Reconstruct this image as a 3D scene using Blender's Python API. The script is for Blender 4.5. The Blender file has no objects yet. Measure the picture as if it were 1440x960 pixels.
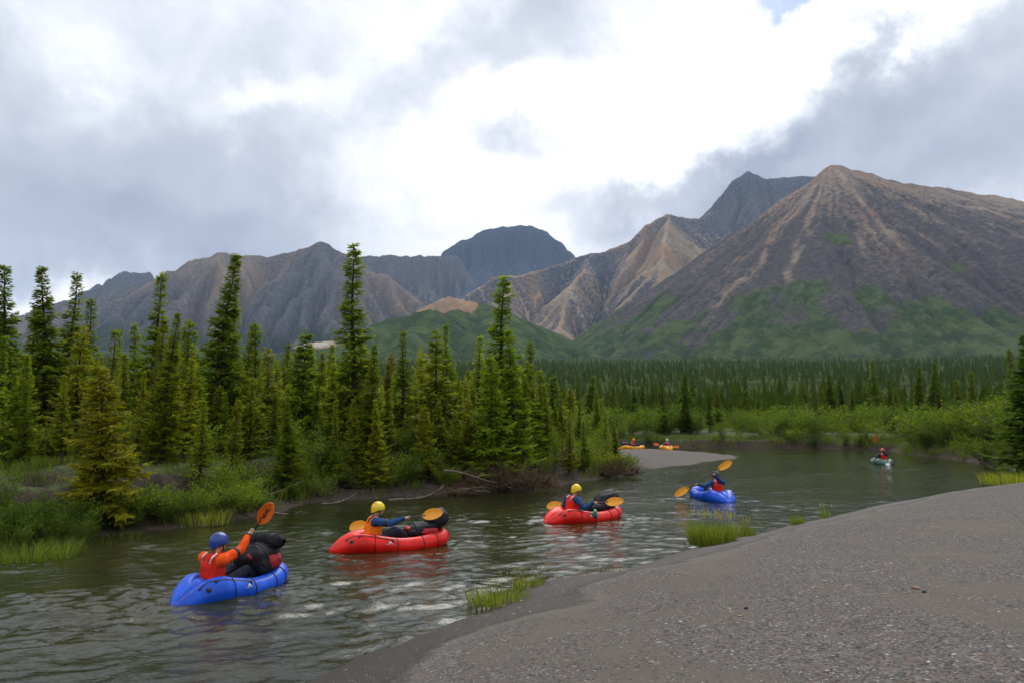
import bpy, math, random, bmesh
import numpy as np
from mathutils import Vector, Matrix

S = bpy.context.scene
COL = S.collection
rnd = random.Random(7)
R = math.radians

# ------------------------------------------------------------------ camera
CAM_Z = 2.45                       # eye height above the water
PITCH = math.atan(0.11)
cam_d = bpy.data.cameras.new('camera'); cam_d.lens = 25.0; cam_d.sensor_width = 36.0
cam_d.clip_start = 0.1; cam_d.clip_end = 60000
cam = bpy.data.objects.new('camera', cam_d); COL.objects.link(cam)
cam.location = (0, 0, CAM_Z); cam.rotation_euler = (math.pi/2 + PITCH, 0, 0)
S.camera = cam
CP, SP = math.cos(PITCH), math.sin(PITCH)

def ray(px, py):
    x, y = (px-720)/1000.0, (480-py)/1000.0
    return Vector((x, CP - y*SP, SP + y*CP))
def at(px, py, z=0.0):             # point of the photograph that lies at height z
    d = ray(px, py); t = (z-CAM_Z)/d.z
    return Vector((d.x*t, d.y*t, z))
def atd(px, py, Y):                # point of the photograph at distance Y
    d = ray(px, py); t = Y/d.y
    return Vector((d.x*t, Y, CAM_Z + d.z*t))
def azel(px, py):
    d = ray(px, py).normalized()
    return math.atan2(d.x, d.y), math.asin(d.z)

# ------------------------------------------------------------------ render / exposure
S.view_settings.view_transform = 'Standard'; S.view_settings.look = 'None'
S.view_settings.exposure = 0.6; S.view_settings.gamma = 1.0
try: S.view_settings.use_curve_mapping = False
except Exception: pass
S.render.engine = 'CYCLES'
S.cycles.use_denoising = True
S.cycles.max_bounces = 6; S.cycles.diffuse_bounces = 2; S.cycles.glossy_bounces = 3
S.cycles.transmission_bounces = 3; S.cycles.transparent_max_bounces = 6; S.cycles.volume_bounces = 0
S.cycles.sample_clamp_indirect = 4.0
S.cycles.caustics_reflective = False; S.cycles.caustics_refractive = False

# ------------------------------------------------------------------ node helpers
class NT:
    def __init__(s, tree): s.t = tree; s.n = tree.nodes; s.l = tree.links
    def new(s, t, **kw):
        n = s.n.new(t)
        for k, v in kw.items(): setattr(n, k, v)
        return n
    def put(s, inp, v):
        if isinstance(v, bpy.types.NodeSocket): s.l.new(v, inp)
        else: inp.default_value = v
    def math(s, op, a, b=None, c=None, clamp=False):
        n = s.new('ShaderNodeMath', operation=op); n.use_clamp = clamp
        s.put(n.inputs[0], a)
        if b is not None: s.put(n.inputs[1], b)
        if c is not None: s.put(n.inputs[2], c)
        return n.outputs[0]
    def vmath(s, op, a, b=None):
        n = s.new('ShaderNodeVectorMath', operation=op); s.put(n.inputs[0], a)
        if b is not None: s.put(n.inputs[1], b)
        return n
    def noise(s, vec, scale, detail=4, rough=.55, dist=0.0):
        n = s.new('ShaderNodeTexNoise'); n.inputs['Scale'].default_value = scale
        n.inputs['Detail'].default_value = detail; n.inputs['Roughness'].default_value = rough
        n.inputs['Distortion'].default_value = dist
        if vec is not None: s.l.new(vec, n.inputs['Vector'])
        return n
    def remap(s, v, a, b, c=0.0, d=1.0, smooth=True):
        n = s.new('ShaderNodeMapRange'); n.interpolation_type = 'SMOOTHSTEP' if smooth else 'LINEAR'
        s.put(n.inputs[0], v)
        for i, x in enumerate((a, b, c, d)): s.put(n.inputs[1+i], x)
        return n.outputs[0]
    def mix(s, f, a, b, mode='MIX'):
        n = s.new('ShaderNodeMix', data_type='RGBA', blend_type=mode)
        s.put(n.inputs[0], f); s.put(n.inputs[6], a); s.put(n.inputs[7], b)
        return n.outputs[2]
    def ramp(s, v, stops):
        n = s.new('ShaderNodeValToRGB'); e = n.color_ramp.elements
        while len(e) < len(stops): e.new(0.5)
        for i, (p, c) in enumerate(stops):
            e[i].position = p; e[i].color = (*c, 1) if len(c) == 3 else c
        s.put(n.inputs[0], v); return n.outputs[0]

# ------------------------------------------------------------------ world: broken overcast over a clear sky
SUN_AZ, SUN_EL = azel(960, 40)[0], R(50)
W = bpy.data.worlds.new('World'); S.world = W; W.use_nodes = True
w = NT(W.node_tree); w.n.clear()
out = w.new('ShaderNodeOutputWorld'); bg = w.new('ShaderNodeBackground')
w.l.new(bg.outputs[0], out.inputs[0])
sky = w.new('ShaderNodeTexSky', sky_type='NISHITA'); sky.sun_disc = False
sky.sun_elevation = SUN_EL; sky.sun_rotation = SUN_AZ; sky.altitude = 700
tc = w.new('ShaderNodeTexCoord'); D = tc.outputs['Generated']
sx = w.new('ShaderNodeSeparateXYZ'); w.l.new(D, sx.inputs[0])
az = w.math('ARCTAN2', sx.outputs[0], sx.outputs[1]); el = w.math('ARCSINE', sx.outputs[2])
cv = w.new('ShaderNodeCombineXYZ'); w.l.new(az, cv.inputs[0]); w.l.new(el, cv.inputs[1])
warp = w.noise(D, 5.0, 6, .6)
wv = w.vmath('SUBTRACT', warp.outputs['Color'], (.5, .5, .5)).outputs[0]
ws = w.new('ShaderNodeVectorMath', operation='SCALE'); w.l.new(wv, ws.inputs[0]); ws.inputs['Scale'].default_value = .30
P2 = w.vmath('ADD', cv.outputs[0], ws.outputs[0]).outputs[0]
def blob(px, py, rx, ry, rot, wt):
    a, e = azel(px, py)
    v = w.vmath('SUBTRACT', P2, (a, e, 0)).outputs[0]
    m = w.new('ShaderNodeVectorRotate', rotation_type='Z_AXIS'); w.l.new(v, m.inputs['Vector'])
    m.inputs['Angle'].default_value = -R(rot)
    q = w.vmath('MULTIPLY', m.outputs[0], (1000.0/rx, 1000.0/ry, 0)).outputs[0]
    l = w.vmath('LENGTH', q).outputs['Value']
    return w.remap(l, 1.35, 0.05, 0.0, wt)
CLOUDS = [(860,150,400,180,20,-.25), (640,40,170,60,10,-.16), (560,260,150,80,0,-.22), (1050,110,270,80,24,-.18),
          (20,200,380,220,0,.30), (290,275,320,120,-8,.30), (340,70,190,90,0,.17), (120,330,340,70,0,.20), (220,330,300,60,0,.14),
          (160,85,100,40,0,-.16), (385,150,120,32,10,-.28), (50,408,190,34,0,-.34), (480,70,90,70,0,-.10),
          (600,125,170,50,22,.22), (770,45,190,75,12,.50), (730,215,120,36,-5,.42), (620,318,60,30,0,.2),
          (1340,170,430,120,18,.38), (1090,232,240,50,20,.26), (900,292,210,40,12,.44), (1230,140,230,44,24,.20),
          (1270,28,140,36,20,-.30), (1430,260,280,110,0,.26), (1160,300,300,60,10,.2)]
dens = 0.42
for c in CLOUDS: dens = w.math('ADD', dens, blob(*c))
n1 = w.noise(D, 6.0, 9, .60, .25).outputs['Fac']; n2 = w.noise(D, 2.2, 4, .5).outputs['Fac']; n3 = w.noise(D, 14.0, 8, .62, .4).outputs['Fac']
dens = w.math('ADD', dens, w.math('MULTIPLY', w.math('SUBTRACT', n1, .5), .72))
dens = w.math('ADD', dens, w.math('MULTIPLY', w.math('SUBTRACT', n3, .5), .26))
dens = w.math('ADD', dens, w.math('MULTIPLY', w.math('SUBTRACT', n2, .5), .30))
dens = w.math('MULTIPLY', dens, .83)
cloud = w.ramp(dens, [(0.0, (1.10,1.10,1.10)), (.16, (.90,.90,.91)), (.34, (.72,.73,.76)), (.52, (.55,.575,.63)), (.72, (.40,.43,.50)), (1.0, (.28,.31,.385))])
hole = w.math('ADD', blob(1118, 22, 62, 40, 20, 1.0), w.math('MULTIPLY', w.math('SUBTRACT', n1, .5), 1.2))
hole = w.math('ADD', hole, blob(930, 140, 40, 22, 0, .35))
hole = w.remap(hole, .30, .85)
skyc = w.mix(1.0, sky.outputs[0], (.10, .10, .10, 1), 'MULTIPLY')
final = w.mix(hole, cloud, skyc)
w.l.new(final, bg.inputs[0]); bg.inputs[1].default_value = 1.0
W.cycles.sampling_method = 'MANUAL'; W.cycles.sample_map_resolution = 512

sun_d = bpy.data.lights.new('sun', 'SUN'); sun_d.energy = 1.7; sun_d.angle = R(40); sun_d.color = (1, .96, .9)
sun = bpy.data.objects.new('sun', sun_d); COL.objects.link(sun)
sdir = Vector((math.sin(SUN_AZ)*math.cos(SUN_EL), math.cos(SUN_AZ)*math.cos(SUN_EL), math.sin(SUN_EL)))
sun.rotation_euler = sdir.to_track_quat('Z', 'Y').to_euler()

# ------------------------------------------------------------------ numpy helpers
def perlin(x, y, seed=0):
    rs = np.random.RandomState(seed); p = rs.permutation(256); p = np.concatenate([p, p])
    ang = rs.rand(256)*2*np.pi; gx, gy = np.cos(ang), np.sin(ang)
    xi = np.floor(x).astype(np.int64); yi = np.floor(y).astype(np.int64)
    xf = x-xi; yf = y-yi; xi &= 255; yi &= 255
    u = xf*xf*xf*(xf*(xf*6-15)+10); v = yf*yf*yf*(yf*(yf*6-15)+10)
    def g(ix, iy, dx, dy):
        h = p[p[ix & 255]+(iy & 255)]; return gx[h]*dx + gy[h]*dy
    a = g(xi, yi, xf, yf); b = g(xi+1, yi, xf-1, yf); c = g(xi, yi+1, xf, yf-1); d = g(xi+1, yi+1, xf-1, yf-1)
    return (a+u*(b-a)) + v*((c+u*(d-c))-(a+u*(b-a)))
def fbm(x, y, seed=0, octv=5, gain=.5, lac=2.03):
    s = 0; a = 1
    for i in range(octv):
        s = s + a*perlin(x, y, seed+i*17); x = x*lac+3.1; y = y*lac+1.7; a *= gain
    return s
def sstep(a, b, x):
    t = np.clip((x-a)/(b-a), 0, 1); return t*t*(3-2*t)

def mesh_np(name, V, F, smooth=True, mats=(), midx=None):
    V = np.asarray(V, np.float32); F = np.asarray(F, np.int32); k = F.shape[1]
    me = bpy.data.meshes.new(name)
    me.vertices.add(len(V)); me.vertices.foreach_set('co', V.ravel())
    me.loops.add(F.size); me.loops.foreach_set('vertex_index', F.ravel())
    me.polygons.add(len(F)); me.polygons.foreach_set('loop_start', np.arange(0, F.size, k, dtype=np.int32))
    me.polygons.foreach_set('use_smooth', np.full(len(F), smooth, bool))
    for m in mats: me.materials.append(m)
    if midx is not None: me.polygons.foreach_set('material_index', np.asarray(midx, np.int32))
    me.update(calc_edges=True); me.validate()
    return me
def grid_mesh(name, X, Y, Z, mats=(), keep=None):
    ny, nx = X.shape
    V = np.stack([X, Y, Z], -1).reshape(-1, 3)
    i = np.arange(ny*nx).reshape(ny, nx)
    F = np.stack([i[:-1, :-1], i[:-1, 1:], i[1:, 1:], i[1:, :-1]], -1)
    F = F[keep] if keep is not None else F.reshape(-1, 4)
    return mesh_np(name, V, F, True, mats)
def attr_col(me, name, rgba):
    a = me.color_attributes.new(name, 'FLOAT_COLOR', 'POINT')
    a.data.foreach_set('color', np.asarray(rgba, np.float32).ravel())
def link(name, me, parent=None, **props):
    o = bpy.data.objects.new(name, me); COL.objects.link(o)
    if parent: o.parent = parent
    for k, v in props.items(): o[k] = v
    return o
def tag(o, label, cat, group=None):
    o['label'] = label; o['category'] = cat
    if group: o['group'] = group
    return o
def empty(name, loc=(0,0,0), rz=0.0):
    o = bpy.data.objects.new(name, None); COL.objects.link(o); o.location = loc; o.rotation_euler = (0,0,rz)
    o.empty_display_size = .2
    return o
def mat(name):
    m = bpy.data.materials.new(name); m.use_nodes = True; t = NT(m.node_tree)
    return m, t, m.node_tree.nodes['Principled BSDF']
def plain(name, col, rough=.6, spec=.5, var=0.0, vscale=8.0, bump=0.0, bscale=40.0, coat=0.0):
    m, t, b = mat(name)
    b.inputs['Roughness'].default_value = rough; b.inputs['Specular IOR Level'].default_value = spec
    b.inputs['Coat Weight'].default_value = coat
    tcn = t.new('ShaderNodeTexCoord').outputs['Object']
    if var:
        n = t.noise(tcn, vscale, 5, .6).outputs['Fac']
        c = t.mix(t.remap(n, .3, .7), tuple(x*(1-var) for x in col)+(1,), tuple(min(1, x*(1+var)) for x in col)+(1,))
        t.put(b.inputs['Base Color'], c)
    else: b.inputs['Base Color'].default_value = (*col, 1)
    if bump:
        n = t.noise(tcn, bscale, 4, .6).outputs['Fac']; bn = t.new('ShaderNodeBump')
        bn.inputs['Strength'].default_value = bump; bn.inputs['Distance'].default_value = .02
        t.l.new(n, bn.inputs['Height']); t.l.new(bn.outputs[0], b.inputs['Normal'])
    return m
# ------------------------------------------------------------------ mountains: ridge skeleton + fluvial erosion on real ground plan
def valley_z(x, y):
    d = np.hypot(x*.55, y)
    return 1.25 + 0.10*np.maximum(0, d-230) * sstep(200, 520, d)

def erode(h, dx, it, K, m=.48, diff=.0, seed=0):
    ny, nx = h.shape; h = h.copy(); A = None
    off = [(-1,-1),(-1,0),(-1,1),(0,-1),(0,1),(1,-1),(1,0),(1,1)]
    idx = np.arange(ny*nx).reshape(ny, nx)
    for k in range(it):
        hp = np.pad(h, 1, mode='edge'); ip = np.pad(idx, 1, mode='edge')
        best = np.zeros_like(h); rec = idx.copy(); dist = np.full(h.shape, dx)
        for a, b in off:
            L = dx*math.hypot(a, b)
            s = (h-hp[1+a:1+a+ny, 1+b:1+b+nx])/L
            mk = s > best
            best = np.where(mk, s, best); rec = np.where(mk, ip[1+a:1+a+ny, 1+b:1+b+nx], rec); dist = np.where(mk, L, dist)
        hf = h.ravel(); order = np.argsort(-hf); ol = order.tolist(); rl = rec.ravel().tolist()
        Al = [1.0]*len(rl)
        for i in ol:
            r = rl[i]
            if r != i: Al[r] += Al[i]
        A = np.array(Al)
        F = (K*np.minimum(A, 900.0)**m/dist.ravel()).tolist(); hl = hf.tolist()
        for i in reversed(ol):
            r = rl[i]
            if r != i:
                f = F[i]; hl[i] = (hl[i]+f*hl[r])/(1+f)
        h = np.array(hl).reshape(ny, nx)
        if diff:
            hp = np.pad(h, 1, mode='edge')
            h = h + diff*(hp[:-2,1:-1]+hp[2:,1:-1]+hp[1:-1,:-2]+hp[1:-1,2:]-4*h)
    return h, A.reshape(ny, nx)

def ridge_field(X, Y, ridges, conc=.25):
    H = np.full(X.shape, -1e4)
    for r in ridges:
        pts, slope = r[0], r[1]
        zc = r[2] if len(r) > 2 else None       # cliff: (drop, width)
        for (x0, y0, z0), (x1, y1, z1) in zip(pts[:-1], pts[1:]):
            ex, ey = x1-x0, y1-y0; L2 = ex*ex+ey*ey+1e-6
            t = np.clip(((X-x0)*ex+(Y-y0)*ey)/L2, 0, 1)
            d = np.hypot(X-(x0+t*ex), Y-(y0+t*ey)); z = z0+t*(z1-z0)
            hh = z - slope*d*(1+conc) + conc*slope*d*d/2600.0
            if zc: hh = hh - zc[0]*sstep(zc[1]*.35, zc[1], d)
            H = np.maximum(H, hh)
    return H

def skyline(pts): return [tuple(atd(*p)) for p in pts]

def mountain_mat(name, dark, tan, pale, red, veg1, veg2, vscale=.02):
    m, t, b = mat(name); b.inputs['Roughness'].default_value = 1.0; b.inputs['Specular IOR Level'].default_value = 0.0
    a = t.new('ShaderNodeAttribute', attribute_name='zone'); s = t.new('ShaderNodeSeparateColor'); t.l.new(a.outputs['Color'], s.inputs[0])
    P = t.new('ShaderNodeTexCoord').outputs['Object']
    n4 = t.noise(P, .16, 5, .75).outputs['Fac']; n1 = t.noise(P, .012, 8, .65).outputs['Fac']; n2 = t.noise(P, .06, 6, .7).outputs['Fac']; n3 = t.noise(P, .004, 5, .6).outputs['Fac']
    rock = t.mix(t.remap(n2, .3, .7), (*[c*.72 for c in dark], 1), (*[c*1.3 for c in dark], 1))
    tn = t.mix(t.remap(n1, .35, .65), (*tan, 1), (*[c*.72 for c in tan], 1))
    tn = t.mix(t.remap(n3, .45, .65), tn, (*red, 1))
    fs = t.math('ADD', s.outputs[0], t.math('MULTIPLY', t.math('SUBTRACT', n1, .5), .7))
    fs = t.math('ADD', fs, t.math('MULTIPLY', t.math('SUBTRACT', n2, .5), 1.3))
    fs = t.math('ADD', fs, t.math('MULTIPLY', t.math('SUBTRACT', n4, .5), .9))
    c = t.mix(t.remap(fs, .12, .95), rock, tn)
    c = t.mix(t.remap(t.math('ADD', s.outputs[2], t.math('MULTIPLY', t.math('SUBTRACT', n2, .5), 1.3)), .42, 1.05), c, (*pale, 1))
    fv = t.math('ADD', s.outputs[1], t.math('MULTIPLY', t.math('SUBTRACT', n1, .5), .8))
    fv = t.math('ADD', fv, t.math('MULTIPLY', t.math('SUBTRACT', n2, .5), 1.1))
    fv = t.math('ADD', fv, t.math('MULTIPLY', t.math('SUBTRACT', n4, .5), .7))
    vg = t.mix(t.remap(t.noise(P, vscale, 8, .72).outputs['Fac'], .42, .58), (*veg1, 1), (*veg2, 1))
    c = t.mix(t.remap(fv, .38, .68), c, vg)
    t.put(b.inputs['Base Color'], c)
    bn = t.new('ShaderNodeBump'); bn.inputs['Strength'].default_value = 1.0; bn.inputs['Distance'].default_value = 22.0
    hsum = t.math('ADD', t.noise(P, .03, 9, .68).outputs['Fac'], t.math('MULTIPLY', t.noise(P, .2, 4, .7).outputs['Fac'], .35))
    t.l.new(hsum, bn.inputs['Height']); t.l.new(bn.outputs[0], b.inputs['Normal'])
    return m

def build_mountain(name, box, dx, ridges, material, zone, rough=(22, 260), it=18, K=1.6, seed=1, diff=.04, conc=.25, micro=5.0, post=None):
    x0, x1, y0, y1 = box
    X, Y = np.meshgrid(np.arange(x0, x1+dx, dx), np.arange(y0, y1+dx, dx))
    wx = fbm(X/420, Y/420, seed+50, 3)*60; wy = fbm(X/420, Y/420, seed+60, 3)*60
    H = ridge_field(X+wx*.5, Y+wy*.5, ridges, conc)
    H0 = H.copy()
    H = H + rough[0]*fbm(X/rough[1], Y/rough[1], seed, 6, .55)
    H = np.maximum(H, -60)
    H, A = erode(H, dx, it, K, diff=diff)
    H = H + micro*fbm(X/60, Y/60, seed+9, 4, .6)
    if post: H = post(X, Y, H)
    gy, gx = np.gradient(H, dx); slope = np.hypot(gx, gy)
    z = zone(X, Y, H, np.log(A), slope)
    edge = np.minimum(np.minimum(X-x0, x1-X), np.minimum(Y-y0, y1-Y))
    H = H - 60*(1-sstep(0, 4*dx, edge))
    keep = np.maximum(np.maximum(H[:-1,:-1], H[1:,1:]), np.maximum(H[1:,:-1], H[:-1,1:])) > -30 
    me = grid_mesh(name, X, Y, H, (material,), keep)
    zz = np.ones((X.size, 4), np.float32)
    for i in range(3): zz[:, i] = np.clip(z[i], -1, 2).ravel()
    attr_col(me, 'zone', zz)
    return link(name, me, kind='structure')

# right-hand scree cone
apex = atd(1168, 232, 2500)
def zoneA(X, Y, H, lA, sl):
    vz = valley_z(X, Y); rel = (H-vz)/(apex.z-110)
    a = np.arctan2(X-apex.x, apex.y-Y)
    rr = np.hypot(X-apex.x, Y-apex.y)
    chute = .55*fbm(a*9, rr/1400, 31, 3, .6) + .80*fbm(a*24+1.3*fbm(X/170,Y/170,6,3), rr/420, 32, 4, .65)
    tan = .16 + .80*sstep(.42, .88, rel) + .80*chute*sstep(.12, .45, rel) + .35*sstep(600, 1300, X-apex.x)*sstep(.3,.7,rel)
    for (px, py, wd, top, bot, st) in [(1232,300,.020,.93,.35,1.0), (1075,380,.022,.72,.12,1.0), (1140,390,.014,.62,.2,.7), (1000,345,.012,.5,.3,.5), (1400,350,.03,.62,.38,.7)]:
        p = atd(px, py, 2050); aa = math.atan2(p.x-apex.x, apex.y-p.y)
        wob = .045*fbm(rr/240, rr*0+px*.37, 5, 4)
        tan = tan + st*np.exp(-((a-aa+wob)/wd)**2)*sstep(bot-.06, bot+.05, rel)*sstep(top+.1, top-.1, rel)*(.55+1.1*fbm(X/50,Y/50,3,3))
    veg = 1.15 - 4.6*(rel-.02) + 1.0*fbm(X/170, Y/170, 77, 5, .6) - .7*chute - .2*sstep(4, 7, lA)
    veg = veg - 1.4*np.exp(-((a-.10)/.11)**2)*sstep(.0, .06, rel)
    p = atd(1143, 355, 2120); veg = veg + 2.2*np.exp(-(((X-p.x)/26)**2+((H-p.z)/34)**2))
    pale = tan*.42 + .15*sstep(.8, 1, rel) + .25*np.maximum(0, chute)
    return tan, veg, pale
mA = mountain_mat('scree_cone_rock', (.100,.090,.092), (.345,.27,.205), (.52,.42,.32), (.32,.205,.145), (.050,.080,.030), (.105,.14,.052))
rA = [(skyline([(1168,232,2500),(1198,237,2530),(1250,250,2640),(1305,262,2760),(1345,267,2900),(1450,282,3150),(1640,310,3600)]), .66),
      (skyline([(1305,262,2760),(1360,330,2400),(1420,420,2000)]), .62),
      (skyline([(1450,282,3150),(1520,330,2650),(1600,440,2100)]), .60)]
build_mountain('scree_mountain', (-350, 3300, 1050, 3900), 9.0, rA, mA, zoneA, rough=(12, 150), it=10, K=.30, seed=11, diff=.03, conc=.06, micro=6.0)

# middle tan ridge and the dark peak behind it
def zoneB(X, Y, H, lA, sl):
    n = fbm(X/500, Y/500, 41, 4)
    far = sstep(3750, 4000, Y)
    tan = .85 + .9*n - 1.0*far + .25*sstep(2.5, 5, lA) - .5*sstep(.95, 1.3, sl)
    veg = 1.1 - (H-valley_z(X, Y)*.6)/230 + .7*fbm(X/300, Y/300, 5, 4)
    pale = .34 + .6*sstep(2.5, 5., lA)*(1-far) + .6*fbm(X/200, Y/260, 8, 3) - .8*far
    return tan, veg, pale
mB = mountain_mat('tan_ridge_rock', (.11,.115,.14), (.40,.31,.22), (.62,.53,.41), (.38,.24,.15), (.038,.055,.028), (.06,.082,.034), .012)
rB = [(skyline([(600,432,3050),(660,405,3150),(690,386,3300),(760,371,3350),(800,361,3400),(835,348,3450),(880,331,3500),(905,309,3550),(937,295,3600),(985,299,3700),(1010,290,3900)]), .62, (40, 90)),
      (skyline([(937,295,3600),(930,360,3050),(900,440,2600)]), .6),
      (skyline([(835,348,3450),(800,400,2950),(790,450,2600)]), .6),
      (skyline([(720,383,3320),(700,420,2950),(690,455,2700)]), .6),
      (skyline([(975,305,4300),(1000,282,4250),(1033,248,4200),(1052,235,4200),(1074,244,4220),(1100,243,4250),(1140,240,4300),(1260,262,4500)]), .75, (110, 130))]
build_mountain('tan_ridge', (-700, 2300, 2250, 5000), 11.0, rB, mB, zoneB, rough=(30, 300), it=16, K=1.1, seed=23, diff=.03, conc=.2)

# left massif
def zoneC(X, Y, H, lA, sl):
    n = fbm(X/420, Y/900, 141, 4)
    tan = .38 + .95*n + .6*sstep(2.0, 4.5, lA) + .25*sstep(500, 250, H)
    veg = 1.40 - (H-valley_z(X, Y)*.5)/300 + .8*fbm(X/350, Y/350, 15, 4)
    pale = .08 + .8*sstep(2.5, 5.0, lA) + .6*n
    tan = np.where(Y > 4650, tan-.8, tan); pale = np.where(Y > 4650, pale-.9, pale); pale = np.where((Y > 4650) & (X > -1300), pale+.75, pale)
    return tan, veg, pale
mC = mountain_mat('grey_massif_rock', (.112,.110,.122), (.31,.245,.18), (.46,.40,.33), (.32,.22,.155), (.038,.055,.03), (.06,.08,.036), .012)
rC = [(skyline([(60,420,4700),(140,410,4400),(217,385,4050),(260,362,4000),(305,345,3950),(340,350,4000),(390,352,4100),(420,347,4050),(460,334,4000),(490,347,4000),(530,371,3900),(570,397,3800),(612,425,3600)]), .60),
      (skyline([(305,345,3950),(250,410,3350),(190,470,2850)]), .58),
      (skyline([(305,345,3950),(330,420,3300),(350,480,2800)]), .58),
      (skyline([(460,334,4000),(430,400,3450),(420,470,2900)]), .58),
      (skyline([(460,334,4000),(510,420,3450),(540,470,3000)]), .58),
      (skyline([(-260,470,4600),(-60,455,4600),(40,425,4900),(95,412,5200),(112,397,5300),(150,381,5350),(176,369,5400),(212,370,5400),(218,384,5450)]), .7, (90, 100)),
      (skyline([(505,352,5200),(560,348,5200),(603,352,5200),(640,350,5300)]), .72, (60, 120))]
build_mountain('grey_massif', (-5200, 100, 2450, 6000), 13.0, rC, mC, zoneC, rough=(34, 240), it=18, K=1.6, seed=37, diff=.03, conc=.2)

# flat-topped butte far behind
def zoneD(X, Y, H, lA, sl):
    return (-.2 + .4*fbm(X/300, Y/300, 3, 3), np.full(X.shape, -1.0), np.full(X.shape, -.6))
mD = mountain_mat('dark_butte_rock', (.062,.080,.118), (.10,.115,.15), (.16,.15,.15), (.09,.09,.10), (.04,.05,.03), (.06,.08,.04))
rD = [(skyline([(630,349,5600),(655,333,5650),(690,322,5700),(735,316,5700),(762,322,5650),(785,338,5600),(800,351,5550)]), .55, (230, 150))]
build_mountain('flat_topped_butte', (-1700, 1600, 4500, 6600), 12.0, rD, mD, zoneD, rough=(30, 200), it=8, K=1.0, seed=43, diff=.01, conc=.1, micro=8)

# green foothill with orange crags on top
def zoneE(X, Y, H, lA, sl):
    tp = sstep(305, 345, H + 22*fbm(X/45, Y/45, 6, 3))*sstep(-340, -270, X)*sstep(-70, -140, X)
    tan = .3 + 1.2*tp - 1.1*tp*np.maximum(0, fbm(X/22, Y/60, 9, 3)); veg = 1.35 - 1.9*tp + .5*fbm(X/120, Y/120, 4, 4)
    p = atd(430, 482, 1750); q = atd(745, 460, 1900); s_ = atd(812, 470, 1900)
    bare = 2.2*np.exp(-(((X-p.x)/50)**2+((H-p.z)/14)**2))
    return tan+bare, veg-bare*1.6, bare*.9+.5*tp+.3*fbm(X/60, Y/60, 5, 3)
mE = mountain_mat('foothill_ground', (.14,.12,.10), (.40,.29,.19), (.58,.52,.43), (.42,.26,.15), (.044,.075,.026), (.09,.13,.042), .016)
def crags(X, Y, H):
    tot = 0
    for px, py, hh, r in [(604,432,10,26),(614,424,16,22),(622,414,26,20),(631,408,34,18),(640,414,26,20),(648,422,16,24),(590,440,8,26),(660,424,10,22)]:
        q = atd(px, py+6, 2120); tot = np.maximum(tot, hh*np.clip(1-np.hypot(X-q.x, (Y-q.y)*.5)/r, 0, 1)**.8)
    return H + tot + .35*tot*np.abs(fbm(X/14, Y/14, 8, 3))
rE = [(skyline([(380,505,1700),(430,478,1750),(500,462,1850),(560,442,2000),(600,432,2100),(628,420,2150),(655,422,2150),(690,426,2150),(730,445,2100),(800,478,1950)]), .46),
      (skyline([(628,420,2150),(600,455,1850),(560,490,1550)]), .40), (skyline([(690,426,2150),(700,467,1750),(720,495,1450)]), .40)]
build_mountain('green_foothill', (-1500, 700, 1250, 2900), 9.0, rE, mE, zoneE, rough=(14, 180), it=12, K=.8, seed=53, diff=.05, conc=.05, micro=4, post=crags)

# ------------------------------------------------------------------ haze
hb = bmesh.new(); bmesh.ops.create_cube(hb, size=1)
me = bpy.data.meshes.new('haze'); hb.to_mesh(me); hb.free()
hz = link('haze', me, kind='stuff'); hz.location = (0, 3000, 765); hz.scale = (12600, 12300, 1800)
hm = bpy.data.materials.new('haze_air'); hm.use_nodes = True; ht = NT(hm.node_tree); ht.n.clear()
ho = ht.new('ShaderNodeOutputMaterial'); pv = ht.new('ShaderNodeVolumePrincipled'); ht.l.new(pv.outputs[0], ho.inputs['Volume'])
pv.inputs['Color'].default_value = (.50, .70, 1.0, 1); pv.inputs['Density'].default_value = 0.00004
pv.inputs['Anisotropy'].default_value = 0.2
me.materials.append(hm)
# ------------------------------------------------------------------ ground plan of river and banks (metres, from the photograph's waterlines)
def shore(pts): return [tuple(at(*p)[:2]) for p in pts]
LEFT = np.array([(-60,-40),(-28,-15),(-20,0),(-13.5,8.5)] + shore([(0,785),(80,775),(150,756),(230,746),(300,739),(380,722),(430,708),(500,703),
        (560,698),(640,695),(700,692),(760,686),(830,676),(880,668),(903,660),(960,655.5),(1010,649.5),(1047,643.5),(1040,640),(1010,636.5),(960,633.2),(905,632.0)]) +
        [(6,57.0),(-10,58.5),(-60,62),(-400,75),(-400,-40)])
FAR = np.array([(-400,82),(-60,68),(-10,64)] + shore([(800,629.2),(950,629.4),(1150,630.2),(1250,634),(1290,640),(1340,645),(1400,654),(1428,663)]) +
        [(28,30.6),(60,31),(400,31),(400,400),(-400,400)])
RIGHT = np.array([(-7,-40),(-5,-8),(-3.6,2.5)] + shore([(420,960),(520,915),(600,886),(660,864),(700,845),(760,818),(800,813),(860,804),(910,791),(960,776),(1000,765),(1060,751),
        (1130,735),(1200,719),(1260,706),(1330,694),(1400,685),(1436,678)]) + [(28,30.5),(400,30.5),(400,-40)])

def sdist(poly, X, Y):
    d = np.full(X.shape, 1e9); inside = np.zeros(X.shape, bool); n = len(poly)
    for i in range(n):
        x0, y0 = poly[i]; x1, y1 = poly[(i+1) % n]
        ex, ey = x1-x0, y1-y0; t = np.clip(((X-x0)*ex+(Y-y0)*ey)/(ex*ex+ey*ey+1e-9), 0, 1)
        d = np.minimum(d, np.hypot(X-x0-t*ex, Y-y0-t*ey))
        c = ((y0 > Y) != (y1 > Y))
        if abs(ey) > 1e-9: inside ^= c & (X < ex*(Y-y0)/ey + x0)
    return np.where(inside, d, -d)

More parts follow.
